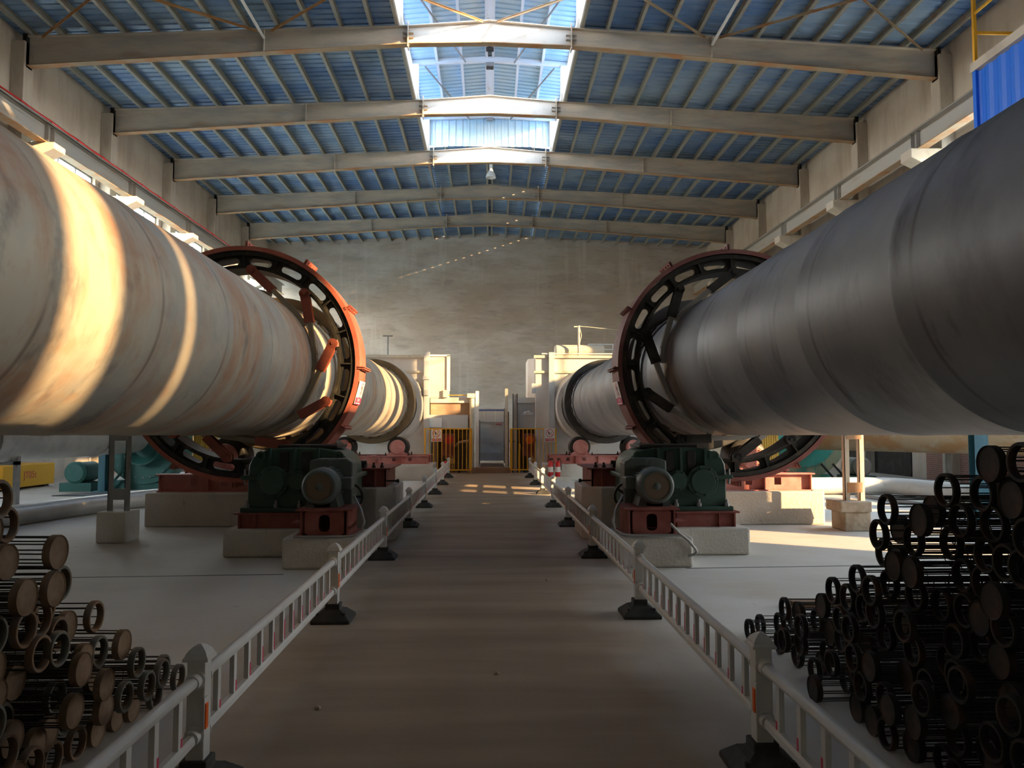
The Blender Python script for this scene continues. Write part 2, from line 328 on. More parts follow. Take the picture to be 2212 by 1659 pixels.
def wall_with_holes(name, s, holes, m):
    """side wall made of one mesh with rectangular openings (y0,y1,z0,z1)"""
    bb = B()
    ys = sorted({YN-.4, YF+.4, *[h[0] for h in holes], *[h[1] for h in holes]})
    zs = sorted({0, 13.34, *[h[2] for h in holes], *[h[3] for h in holes]})
    for i in range(len(ys)-1):
        run = None
        for j in range(len(zs)-1):
            yc, zc = (ys[i]+ys[i+1])/2, (zs[j]+zs[j+1])/2
            hole = any(h[0] < yc < h[1] and h[2] < zc < h[3] for h in holes)
            if not hole:
                run = zs[j] if run is None else run
            if (hole or j == len(zs)-2) and run is not None:
                bb.box(s*WX, s*(WX+.35), ys[i], ys[i+1], run, zs[j] if hole else zs[j+1]); run = None
    return struct(name, bb, m, loc=(s*WX, 0, 0))
HI_L = [(b+.5, b+4.7, 6.9, 10.5) for b in BAYS[4:]]
HI_R = [(a, b, 7.05, 10.1) for a, b in ((-5.35, -4.5), (-3.45, -3.15), (1.35, 2.7), (9.4, 11.7), (12.3, 13.4), (14.6, 16.9), (17.5, 21.9))]
LO_R = [(4.6, 6.5, 1.75, 3.6), (7.1, 8.3, 1.75, 4.95), (10.7, 11.7, 1.75, 4.95), (12.3, 13.3, 1.75, 4.95), (13.9, 16.9, 1.75, 3.0)]
LO_L = [(b+1.4, b+3.8, 1.9, 4.0) for b in BAYS[2:3]]
wall_with_holes('wall_left', -1, HI_L+LO_L, 'wall')
wall_with_holes('wall_right', 1, HI_R+LO_R, 'wall')
struct('wall_back', B().box(-WX-.35, WX+.35, YF, YF+.35, 0, 14.3), 'wall_back', loc=(0, YF, 0))
# the wall behind the photographer
struct('wall_front', B().box(-WX-.35, WX+.35, YN-.35, YN, 0, 14.3), 'wall', loc=(0, YN, 0))

# windows
wn = 0
def window(s, h, glass=True):
    global wn; wn += 1
    y0, y1, z0, z1 = h; x = s*(WX+.15)
    fb = B()
    for y in (y0+.03, y1-.03): fb.box(x-.03, x+.03, y-.03, y+.03, z0, z1)
    for z in (z0+.03, z1-.03): fb.box(x-.03, x+.03, y0, y1, z-.03, z+.03)
    k = max(0, round((y1-y0)/1.05)-1)
    if not glass: k = 0
    for i in range(1, k+1): yy = y0+(y1-y0)*i/(k+1); fb.box(x-.022, x+.022, yy-.022, yy+.022, z0, z1)
    for i in ((1,) if glass else ()): zz = z0+(z1-z0)*.7; fb.box(x-.02, x+.02, y0, y1, zz-.02, zz+.02)
    o = struct('window_%d' % wn, fb, 'grey_steel')
    if glass: obj('window_pane', B().box(x-.004, x+.004, y0+.05, y1-.05, z0+.05, z1-.05), 'glass', o)
    portal(s*(WX+.36), (y0+y1)/2, (z0+z1)/2, y1-y0, z1-z0, (-s, 0, 0)) if False else None
    l = bpy.data.lights.new('daylight_portal', 'AREA'); l.shape = 'RECTANGLE'; l.size = z1-z0; l.size_y = y1-y0; l.cycles.is_portal = True
    p = bpy.data.objects.new('daylight_portal', l); C.objects.link(p); p.location = (s*(WX+.4), (y0+y1)/2, (z0+z1)/2)
    p.rotation_euler = (0, s*R(90), 0)
for h in HI_L: window(-1, h)
for h in HI_R: window(1, h)
for h in LO_L: window(-1, h, False)
for h in LO_R: window(1, h, False)

struct('trim_8', B().box(-WX, -WX+.14, BAYS[1], 48, 10.5, 10.8), 'wood')
# columns, corbels
for s in (-1, 1):
    for i, y in enumerate(BAYS):
        nm = 'trim_3'
        if i == 0: continue
        struct(nm, B().box(s*13.6, s*WX, y-.24, y+.24, 0, 12.95), 'column', bevel=.015)
        struct('trim_4', B().prism([(s*13.6, 10.0+(s-1)*.05), (s*12.62, 10.0+(s-1)*.05), (s*12.62, 9.72), (s*13.6, 9.25)] , y-.3, y+.3), 'corbel', bevel=.02)
# low brick dado, and a dark slab standing in for shade under the right duct
struct('trim_5', B().box(WX-.16, WX, 17.6, 23.9, 0, 1.75), 'brick')
struct('trim_6', B().box(WX-.05, WX, 25.0, 29.5, 0, 1.7), 'dark_steel')

# roof sheets (ribs run down the slope)
def sheet(name, xs, zf, y0, y1, m, pitch=.3, h=.035, rib='x'):
    bb = B(); bm = bb.bm
    ys = []; y = y0
    while y < y1-1e-6:
        for dy, dz in ((0, 0), (pitch*.62, 0), (pitch*.7, h), (pitch*.92, h)):
            if y+dy < y1: ys.append((y+dy, dz))
        y += pitch
    ys.append((y1, 0))
    rows = [[bm.verts.new((x, yy, zf(x)+dz)) for x in xs] for yy, dz in ys]
    for a, b2 in zip(rows, rows[1:]):
        for i in range(len(xs)-1): bm.faces.new((a[i], a[i+1], b2[i+1], b2[i]))
    return struct(name, bb, m, loc=(0, 0, 13))
MON_END, MON_START = 32.8, 11.5
zs_ = lambda x: ztop(x)+.215
sheet('ceiling_left', [-14.4, -8, -2.78], zs_, YN-.4, YF+.4, 'roof')
sheet('ceiling_right', [2.78, 8, 14.4], zs_, YN-.4, YF+.4, 'roof')
sheet('ceiling_ridge', [-2.78, 0, 2.78], zs_, MON_END+.1, YF+.4, 'roof')
zm = lambda x: 15.46-.34*abs(x)/3.3
sheet('ceiling_unseen_ridge', [-2.78, 0, 2.78], zs_, YN-.4, MON_START, 'roof')  # unseen stretch of roof, closed to darken the near part of the hall
sheet('ceiling_monitor', [-3.35, 0, 3.35], zm, MON_START-.2, MON_END+.25, 'roof_light')
# monitor gable closing the skylight at the far end
gb = B(); x = -3.3
while x < 3.3-1e-6:
    w_ = .3
    gb.box(x, x+w_*.8, MON_END+.02, MON_END+.035, 13.9, zm(x+.1)); gb.box(x+w_*.8, x+w_, MON_END-.02, MON_END+.035, 13.9, zm(x+.1)); x += w_
struct('wall_monitor', gb, 'roof_light')
struct('wall_monitor_near', B().box(-3.3, 3.3, MON_START-.15, MON_START-.1, 13.9, 15.1), 'roof_light')
for s in (-1, 1):   # flashing along the roof opening, beside the skylight
    struct('trim_7', B().box(s*2.70, s*2.78, MON_START, MON_END, 13.66, 14.0), 'white_steel')
    l = bpy.data.lights.new('daylight_portal', 'AREA'); l.shape = 'RECTANGLE'; l.size = 1.1; l.size_y = 21; l.cycles.is_portal = True
    p = bpy.data.objects.new('daylight_portal', l); C.objects.link(p); p.location = (s*3.4, 22.1, 14.6); p.rotation_euler = (0, s*R(90), 0)
# ground outside, which the daylight bounces from
struct('ground', B().box(-60, 60, -60, 90, -.5, -.32), 'concrete')

# ================================================================= ROOF STEEL
def ibeam_seg(x0, x1, y, n=4, low=False):
    web, bt_, tp = B(), None, None
    xs = [x0+(x1-x0)*i/n for i in range(n+1)]
    if x0 < 0 < x1: xs = sorted(set(xs+[0]))
    pts = [(x, ztop(x)-.01) for x in xs]+[(x, zbot(x)+.01) for x in reversed(xs)]
    if not low: web.prism(pts, y-.008, y+.008)
    for a, b2 in zip(xs, xs[1:]):
        for f, d in ((ztop, -.012),) if not low else ((zbot, .012),):
            q = [(a, f(a)+d-.012), (b2, f(b2)+d-.012), (b2, f(b2)+d+.012), (a, f(a)+d+.012)]
            web.prism(q, y-.125, y+.125)
    return web
names = {17.2: 'fourth nearest the camera'}
for k, y in enumerate(BAYS[2:]):
    vis = ['overhead beyond the frame, nearest the camera', 'just above the frame, before the braced bay', 'nearest in view, carrying the diagonal bracing',
           'second in view, under the skylight', 'third in view, at the far end of the skylight', 'fourth in view, beyond the white lamp', 'fifth in view, closest to the back wall'][k]
    t_ = thing('roof_beam', 'dusty grey haunched steel roof beam, '+vis, 'beam', (0, y, 12.2), 'roof beams across the hall')
    obj('beam_end', ibeam_seg(-13.6, -2.47, y), 'beam', t_); obj('beam_end', ibeam_seg(2.47, 13.6, y), 'beam', t_)
    obj('beam_middle', ibeam_seg(-2.43, 2.43, y), 'beam_centre' if y < 33 else 'beam', t_, label='pale middle length of the beam' if y < 33 else None)
    for a, b2 in ((-13.6, -2.47), (-2.43, 2.43), (2.47, 13.6)): obj('bottom_flange', ibeam_seg(a, b2, y, low=True), 'rust_edge', t_)
    for s in (-1, 1):
        pb = B().box(s*2.45-.018, s*2.45+.018, y-.14, y+.14, 12.98, 13.78)
        for z in (13.05, 13.2, 13.35, 13.5, 13.65):
            pb.cyl((s*2.45-.05, y-.08, z), (s*2.45+.05, y-.08, z), .014, n=6)
        for z in (13.28, 13.42):
            pb.prism([(s*2.45-.16, z), (s*2.45+.16, z), (s*2.45, z+.012), (s*2.45, z-.012)], y-.12, y-.01)
        obj('splice_plate', pb, 'beam', t_)
        obj('stiffener', B().box(s*6.72-.008, s*6.72+.008, y-.12, y+.12, zbot(6.72), ztop(6.72)), 'beam', t_)
        obj('end_plate', B().box(s*13.6, s*13.63, y-.15, y+.15, 12.2, 13.2).box(s*13.68, s*13.72, y-.15, y+.15, 12.2, 13.2), 'dark_steel', t_)

def cpurlin(x, zf, y0, y1, h=.2, w=.095, dz=0):
    z = zf(x)+dz; bb = B(); s = 1 if x >= 0 else -1
    bb.box(x-.004, x+.004, y0, y1, z, z+h); bb.box(x, x-s*w, y0, y1, z, z+.008); bb.box(x, x-s*w, y0, y1, z+h-.008, z+h)
    bb.box(x-s*w-.004, x-s*w+.004, y0, y1, z, z+.025)
    return bb
px_ = [13.55]+[12.7-.91*i for i in range(11)]+[2.83]
for s in (-1, 1):
    for i, x in enumerate(px_):
        nm = 'eave purlin hugging the top of the %s wall' % side(s) if i == 0 else ('purlin edging the skylight on its %s side' % side(s) if i == len(px_)-1 else
             '%s purlin in from the wall under the %s roof slope' % (ORD[i-1], side(s)))
        tag(obj('roof_purlin', cpurlin(s*x, ztop, YN, YF), 'purlin'), 'long grey steel '+nm, 'purlin', 'roof purlins')
    for i, x in enumerate((.17, 1.06, 1.96)):
        tag(obj('roof_purlin', cpurlin(s*x, ztop, MON_END+.1, YF), 'purlin'),
            'short grey purlin beyond the skylight, %s from the ridge on the %s' % (ORD[i], side(s)), 'purlin', 'roof purlins')
    for i, x in enumerate((.17, 1.1, 2.0, 2.95)):
        tag(obj('skylight_purlin', cpurlin(s*x, lambda q: zm(q)-.155, MON_START, MON_END+.2, h=.15), 'white_steel'),
            'white purlin under the raised skylight roof, %s from the ridge on the %s' % (ORD[i], side(s)), 'purlin', 'skylight purlins')
# skylight frames
for k, y in enumerate((12.0, 17.2, 22.4, 27.6, 32.7)):
    vis = ['above the camera side of the hall', 'just out of the top of the frame', 'over the nearest roof beam in view', 'over the second roof beam in view', 'at the closed far end of the skylight'][k]
    t_ = thing('skylight_portal', 'white steel portal frame of the raised skylight '+vis, 'frame', (0, y, 13.6), 'skylight frames')
    for s in (-1, 1):
        obj('post', B().box(s*2.62, s*2.82, y-.1, y+.1, 13.62, 15.0), 'white_steel', t_)
        obj('rafter', B().prism([(0, 15.14), (s*3.25, 14.98), (s*3.25, 15.12), (0, 15.34)], y-.06, y+.06), 'white_steel', t_)
    for zz in (0,):
        obj('ridge_plate', B().box(-.15, .15, y-.02, y+.02, 15.0, 15.4), 'grey_steel', t_)
for k, y in enumerate((19.8, 25.0, 30.2)):
    t_ = thing('ridge_tray', 'white trough between the twin ridge purlins, %s' % ['above the top of the frame', 'between the first and second roof beams in view', 'before the skylight gable'][k], 'tray', (0, y, 15.2), 'ridge trays')
    obj('trough', B().box(-.1, .1, y-1.7, y+1.7, 15.28, 15.31), 'white_steel', t_)
    for q in (-1.9, 1.9): obj('end_plate', B().box(-.14, .14, y+q-.15, y+q+.15, 15.26, 15.3), 'dark_steel', t_)
def rod(name, label, a, b2, m='brace', w=.07, group='roof bracing rods', cat='brace'):
    bb = B().bar(a, b2, w, .012).bar(Vector(a)+Vector((0, 0, -.03)), Vector(b2)+Vector((0, 0, -.03)), .012, .06)
    return tag(obj(name, bb, m), label, cat, group)
# bracing bay between the beam above the frame (y=17.2) and the nearest beam in view (y=22.4)
Z = 13.35
nodes = [-13.4, -6.72, 0, 6.72, 13.4]
desc = ['outer left', 'inner left', 'inner right', 'outer right']
for i in range(4):
    a, b2 = nodes[i], nodes[i+1]; e_ = .22
    za, zb = ztop(a)-.03, ztop(b2)-.03
    rod('roof_brace', 'rusty orange diagonal roof brace, %s panel, rising to the right as it comes nearer' % desc[i], (a+e_, 22.3, za), (b2-e_, 17.3, zb), 'brace' if i < 2 else 'rust_edge')
    rod('roof_brace', 'rusty orange diagonal roof brace, %s panel, rising to the left as it comes nearer' % desc[i], (b2-e_, 22.3, zb), (a+e_, 17.3, za), 'brace' if i < 2 else 'rust_edge')
for s in (-1, 1):
    tag(obj('roof_strut', B().cyl((s*6.72, 12.1, 13.2), (s*6.72, 22.3, 13.2), .045, n=10), 'white_steel'), 'pale round roof strut running back to the nearest beam, %s of the skylight' % side(s), 'strut', 'roof struts')
    for j, y in enumerate((17.3, 22.5, 27.7)):
        rod('skylight_brace', 'thin diagonal brace under the %s skylight roof, %s' % (side(s), ['nearest the camera', 'in the middle bay', 'by the gable'][j]), (s*2.4, y, 15.0), (s*.9, y+5, 15.1), 'grey_steel', .05, 'skylight braces')
# lamp
t_ = thing('high_bay_lamp', 'white bell-shaped high bay lamp hanging below the ridge beyond the skylight', 'lamp', (.05, 34, 12.9))
obj('lamp_shade', B().lathe([(.07, .40), (.09, .34), (.13, .28), (.19, .17), (.225, .06), (.23, 0), (.215, 0), (.18, .16), (.1, .3)], (.05, 34, 12.9), 'Z', 28), 'lime', t_, smooth=True)
obj('lamp_body', B().cyl((.05, 34, 13.28), (.05, 34, 13.52), .075, n=16), 'lime', t_, smooth=True)
obj('hanger', B().cyl((.05, 34, 13.5), (.05, 34, 13.95), .015, n=8), 'grey_steel', t_)
obj('bulb', B().lathe([(0, .02), (.05, .04), (.075, .1), (.05, .17), (.03, .3)], (.05, 34, 12.9), 'Z', 16), 'sign_white', t_, smooth=True)

# ================================================================= CRANE RUNWAYS
for s in (-1, 1):
    dz = 0 if s > 0 else -.1
    t_ = thing('crane_girder', 'long pale steel crane runway girder resting on the %s wall corbels' % side(s), 'girder', (s*13.0, 20, 10.0), 'crane runway girders')
    obj('web', B().box(s*13.0-.01, s*13.0+.01, YN+1, YF-.6, 10.02+dz, 10.6+dz), 'girder', t_)
    obj('bottom_flange', B().box(s*13-.15, s*13+.15, YN+1, YF-.6, 10.0+dz, 10.025+dz), 'rust_edge', t_)
    obj('top_flange', B().box(s*13-.19, s*13+.19, YN+1, YF-.6, 10.585+dz, 10.61+dz), 'girder', t_)
    obj('crane_rail', B().box(s*13-.035, s*13+.035, YN+1, YF-.6, 10.61+dz, 10.73+dz), 'dark_steel', t_)
    for y in BAYS[2:]:
        for d in (-.15, .15): obj('stiffener', B().box(s*12.87, s*12.99, y+d-.008, y+d+.008, 10.03+dz, 10.58+dz), 'girder', t_)
pts = []; y = 2
while y < 38.5:
    for k in range(6): pts.append((-13.25, y+k*.25, 10.87-.02*math.sin(PI*k/6)))
    y += 1.5
t_ = thing('conductor_cable', 'bright red crane conductor cable clipped along the left runway girder', 'cable', (-13.3, 20, 10.8))
obj('cable', B().tube(pts, .028, 8), 'red_cable', t_, smooth=True)
for i in range(24): obj('clip', B().box(-13.27, -13.23, 2+i*1.5-.02, 2+i*1.5+.02, 10.5, 10.88).box(-13.27, -13.1, 2+i*1.5-.02, 2+i*1.5+.02, 10.5, 10.53), 'dark_red', t_)
tag(obj('wall_cable', B().tube([(-12.79, YN+2+i*2, 10.44-.03*(i % 2)) for i in range(24)], .014, 6), 'dark_steel', smooth=True), 'thin black cable running along the left crane girder', 'cable')
# blue sheet screen hung on the right runway
t_ = thing('crane_screen', 'bright blue corrugated sheet screen with yellow rail, high on the right wall', 'screen', (12.4, 16, 8.9))
bb = B(); y = 10.5
while y < 18.6:
    bb.prism([(12.42, y), (12.46, y+.10), (12.46, y+.24), (12.42, y+.34), (12.42, y+.46), (12.43, y+.46), (12.43, y+.34), (12.47, y+.25), (12.47, y+.09), (12.43, y)], 8.9, 10.7, 'Z'); y += .46
obj('blue_sheet', bb, 'blue', t_)
obj('corner_trim', B().box(12.36, 12.5, 18.62, 18.75, 8.9, 10.72), 'blue', t_)
obj('top_channel', B().box(12.34, 12.54, 10.4, 18.8, 10.72, 10.95), 'column', t_)
obj('rail_post', B().box(12.38, 12.46, 18.66, 18.74, 10.9, 13.2), 'yellow', t_); obj('rail_post', B().box(12.38, 12.46, 14.0, 14.08, 10.9, 13.2), 'yellow', t_)
obj('rail_bar', B().box(12.42, 13.7, 18.68, 18.72, 11.70, 11.78), 'yellow', t_)
obj('rail_bar', B().box(12.40, 12.44, 10.5, 18.7, 12.2, 12.26), 'yellow', t_)
for y in (11.9, 18.5): obj('bracket', B().box(12.5, 12.86, y, y+.1, 10.1, 10.2), 'cream', t_)

# ================================================================= KILNS
R0 = 1.07; TILT = math.atan((940-922)/1650.)
def ring_point(r, a): return (r*math.cos(a), r*math.sin(a))
def kiln(s):
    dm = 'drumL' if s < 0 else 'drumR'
    lab = 'huge tan rusty rotary kiln drum running down the %s side' if s < 0 else 'huge rotary kiln drum, grey darkened for shade, running down the %s side'
    K = thing('rotary_kiln', lab % side(s), 'kiln', (s*3.7, 0, 1.65+R0), 'rotary kilns')
    K.rotation_euler = (-TILT, 0, 0)
    prof = [(0, -5.2), (R0, -5.2)]
    y = -4.4
    while y < 27.3:
        prof += [(R0, y-.02), (R0+.006, y), (R0, y+.02)]
        y += 1.55
    prof += [(R0, 27.6), (0, 27.6)]
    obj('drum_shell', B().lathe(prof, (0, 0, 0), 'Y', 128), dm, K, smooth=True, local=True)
    # wear bands under the tyres
    for ty, tl in ((13.6, 'near'), (24.4, 'far')):
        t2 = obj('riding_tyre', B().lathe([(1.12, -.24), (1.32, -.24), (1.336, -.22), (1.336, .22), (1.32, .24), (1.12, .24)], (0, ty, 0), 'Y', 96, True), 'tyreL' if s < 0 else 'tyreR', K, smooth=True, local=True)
        obj('tyre_seat', B().lathe([(R0, -.55), (1.105, -.55), (1.115, -.5), (1.115, .5), (1.105, .55), (R0, .55)], (0, ty, 0), 'Y', 96), dm, K, smooth=True, local=True)
        for i in range(26):
            a = 2*PI*i/26
            mt_ = Matrix.Rotation(a, 4, 'Y')
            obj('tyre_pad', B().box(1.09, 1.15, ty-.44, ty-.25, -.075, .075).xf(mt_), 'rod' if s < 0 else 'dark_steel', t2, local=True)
    gy = 11.52
    # girth gear: slotted web, rims, ribs
    N = 20; st = 2*PI/N; m_ = 12
    wb = B(); bm = wb.bm
    ri, ro = 1.465, 1.635
    for k in range(N):
        ac = k*st+st/2; loopO, loopI = [], []
        NP = 40
        for j in range(NP):
            u = j/NP*4; q = u % 1; sd = int(u)
            if sd == 0: a, r_ = -1+2*q, ri
            elif sd == 1: a, r_ = 1, ri+(ro-ri)*q
            elif sd == 2: a, r_ = 1-2*q, ro
            else: a, r_ = -1, ro-(ro-ri)*q
            loopO.append((r_, ac+a*st/2))
            # stadium slot
            cx, cz = (a*st/2)*1.55, r_-1.55
            hw, hr = .115, .052
            ang = math.atan2(cz/.085, cx/.243)
            dx, dz = math.cos(ang), math.sin(ang)
            # intersect ray with stadium
            sx_, sz_ = dx*.243, dz*.085
            lo_, hi_ = 0., 1.
            for _ in range(18):
                mid = (lo_+hi_)/2; X_, Z_ = sx_*mid, sz_*mid
                dd = math.hypot(max(abs(X_)-hw, 0), Z_)
                if dd < hr: lo_ = mid
                else: hi_ = mid
            X_, Z_ = sx_*lo_, sz_*lo_
            loopI.append((1.55+Z_, ac+X_/1.55))
        for yy in (gy, gy+.045):
            vo = [bm.verts.new((r_*math.cos(a), yy, r_*math.sin(a))) for r_, a in loopO]
            vi = [bm.verts.new((r_*math.cos(a), yy, r_*math.sin(a))) for r_, a in loopI]
            for j in range(NP): bm.faces.new((vo[j], vo[(j+1) % NP], vi[(j+1) % NP], vi[j]))
            if yy == gy: v0 = vi
            else:
                for j in range(NP): bm.faces.new((v0[j], v0[(j+1) % NP], vi[(j+1) % NP], vi[j]))
    G = obj('girth_gear', wb, 'gear', K, local=True)
    obj('inner_rim', B().lathe([(1.43, -.07), (1.47, -.07), (1.47, .40), (1.43, .40)], (0, gy, 0), 'Y', 100, True), 'gear', G, smooth=True, local=True)
    obj('outer_rim', B().lathe([(1.63, -.07), (1.69, -.07), (1.69, .42), (1.63, .42)], (0, gy, 0), 'Y', 100, True), 'gear', G, smooth=True, local=True)
    rb = B()
    for k in range(N):
        c, s_ = math.cos(k*st), math.sin(k*st)
        rb.bar((1.46*c, gy-.03, 1.46*s_), (1.64*c, gy-.03, 1.64*s_), .02, .07, (0, 1, 0))
    obj('ribs', rb, 'gear', G, local=True)
    # spring plates: clevis at the rim, flat plate tangent to the shell
    sg = -1 if s < 0 else 1
    base = {-1: 84, 1: 90}[s]
    for k in range(10):
        a0 = R(base+36*k)
        p0 = Vector((1.40*math.cos(a0), gy-.10, 1.40*math.sin(a0)))
        d = R(41)*sg; a1 = a0+d
        p1 = Vector((1.11*math.cos(a1), gy-.10, 1.11*math.sin(a1)))
        dr = (p1-p0).normalized(); nrm = dr.cross(Vector((0, 1, 0)))
        wrap = [p0+(p1-p0)*.25, p1]+[Vector((1.10*math.cos(a1+sg*R(q)), gy-.10, 1.10*math.sin(a1+sg*R(q)))) for q in (4, 8, 12)]
        sb = B()
        for u_, v_ in zip(wrap, wrap[1:]): sb.bar(u_, v_, .07, .10, (0, 1, 0))
        sp_ = obj('spring_plate', sb, 'rod' if s < 0 else 'conduit', K, local=True)
        cb = B(); e_ = p0+dr*.44
        for o2 in (-.055, .055):
            off = Vector((0, o2, 0)); cb.bar(p0+off-dr*.02, e_+off, .13, .022, (0, 1, 0))
            cb.cyl(p0+off+Vector((0, -.011, 0)), p0+off+Vector((0, .011, 0)), .075, n=20)
        cb.cyl(p0+Vector((0, -.08, 0)), p0+Vector((0, .08, 0)), .022, n=12)
        cb.bar(p0+dr*.3, e_, .10, .10, (0, 1, 0))
        # lug up to the rim
        rad = Vector((math.cos(a0), 0, math.sin(a0)))
        cb.bar(p0, p0+rad*.06+Vector((0, .05, 0)), .1, .04, (0, 1, 0))
        obj('clevis', cb, 'clevis' if s < 0 else 'dark_steel', sp_, local=True)
    return K
for s in (-1, 1): kiln(s)

def axis_z(y): return 1.65+R0-math.tan(TILT)*y
# gear guards (static covers around the gears)
def guard(s):
    gy, cx, cz = 11.42, s*3.7, axis_z(11.6)
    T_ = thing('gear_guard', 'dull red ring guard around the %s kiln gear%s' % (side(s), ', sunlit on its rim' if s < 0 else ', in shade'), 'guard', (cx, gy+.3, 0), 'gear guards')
    obj('guard_shell', B().lathe([(1.70, 0), (1.765, 0), (1.765, .58), (1.70, .58), (1.70, .565), (1.752, .565), (1.752, .015), (1.70, .015)], (cx, gy, cz), 'Y', 120, True), 'guard_red' if s < 0 else 'guard_shaded', T_, smooth=True)
    for k in range(12):
        a = R(-2 if s < 0 else 182)+k*PI/6
        c, s_ = math.cos(a), math.sin(a)
        fb = B()
        for d in (-.014, .014):
            q = Vector((-s_, 0, c))*d
            fb.bar(Vector((cx+1.75*c, gy+.29, cz+1.75*s_))+q, Vector((cx+1.84*c, gy+.29, cz+1.84*s_))+q, .012, .62, (0, 1, 0))
        for yy in (.06, .2, .38, .52):
            q0 = Vector((cx+1.8*c, gy+yy, cz+1.8*s_)); q = Vector((-s_, 0, c))*.035
            fb.cyl(q0-q, q0+q, .013, n=6)
        obj('joint_flange', fb, 'guard_red' if s < 0 else 'guard_shaded', T_)
    for dx in (-s*.25, -s*.65):
        obj('support_leg', B().box(cx+dx-.05, cx+dx+.05, gy+.2, gy+.36, 0, cz-math.sqrt(1.76**2-dx**2)-.01), 'dark_red', T_)
    # warning sign fixed to the aisle side of the guard
    a = R(-14 if s < 0 else 194)
    c, s_ = math.cos(a), math.sin(a)
    o = Vector((cx+1.775*c, gy+.26, cz+1.775*s_)); up = Vector((-s_, 0, c)) * (1 if s < 0 else -1); nrm = Vector((c, 0, s_))
    right = up.cross(nrm)
    sign(o+nrm*.005, right, up, .46, .36, 'white and red no-touching warning sign on the %s gear guard' % side(s), hand=True)
def sign(o, right, up, w, h, label, hand=False):
    fr = frame(o, right, up); T_ = thing('warning_sign', label, 'sign', tuple(o), 'warning signs')
    def put(nm, bb, m): return obj(nm, bb.xf(fr), m, T_)
    put('sign_plate', B().box(-w/2, w/2, -h/2, h/2, -.004, .004), 'sign_white')
    band = h*(.30 if hand else .19); off = 0 if hand else h*.045
    rw = w/2 if hand else w*.43
    put('red_band', B().box(-rw, rw, -h/2+off, -h/2+band+off, .004, .006), 'sign_pink' if hand else 'sign_red')
    rr = .33*h if hand else .30*h; cy = h/2-rr-.06*h; nn = 36
    cxx = w*.14 if hand else 0
    cb = B()
    pts = [(cxx+rad*math.cos(2*PI*i/nn), cy+rad*math.sin(2*PI*i/nn), .0055) for rad in (rr, rr*.86) for i in range(nn)]
    cb.poly(pts, [(i, (i+1) % nn, nn+(i+1) % nn, nn+i) for i in range(nn)])
    a = R(-45); dx, dy = rr*.9*math.cos(a), rr*.9*math.sin(a)
    cb.bar((cxx-dx, cy-dy, .0058), (cxx+dx, cy+dy, .0058), rr*.13, .0006)
    put('prohibition_ring', cb, 'sign_pink' if hand else 'sign_red')
    sb = B()
    if hand:
        sb.bar((cxx-rr*.1, cy-rr*.6, .005), (cxx+rr*.05, cy+rr*.15, .005), rr*.3, .0006)
        for q in range(4): sb.bar((cxx-rr*.05+q*rr*.1, cy, .005), (cxx-rr*.12+q*rr*.17, cy+rr*.6, .005), rr*.07, .0006)
    else:
        sb.bar((cxx-rr*.1, cy-rr*.5, .005), (cxx-rr*.25, cy+rr*.2, .005), rr*.2, .0006)
        sb.poly([(cxx-rr*.45, cy-.1*rr, .005), (cxx-rr*.1, cy-.05*rr, .005), (cxx-rr*.2, cy+rr*.5, .005), (cxx-rr*.4, cy+rr*.3, .005)], [(0, 1, 2, 3)])
        sb.bar((cxx+rr*.3, cy-rr*.1, .005), (cxx+rr*.5, cy+rr*.35, .005), rr*.1, .0006)
    put('pictogram', sb, 'sign_black')
    if hand:
        put('lettering', text_bm('禁止触摸', band*.50, Matrix.Translation((0, -h/2+band*.62, .007))), 'sign_white')
        put('small_lettering', B().box(-rw*.8, rw*.8, -h/2+band*.12, -h/2+band*.26, .006, .007), 'sign_white')
        put('side_lettering', text_bm('禁\n止', band*.34, Matrix.Translation((-w*.3, cy-.02, .006))), 'sign_pink')
    else:
        put('lettering', text_bm('严禁烟火', band*.78, Matrix.Translation((0, -h/2+off+band/2, .007))), 'sign_white')
for s in (-1, 1): guard(s)

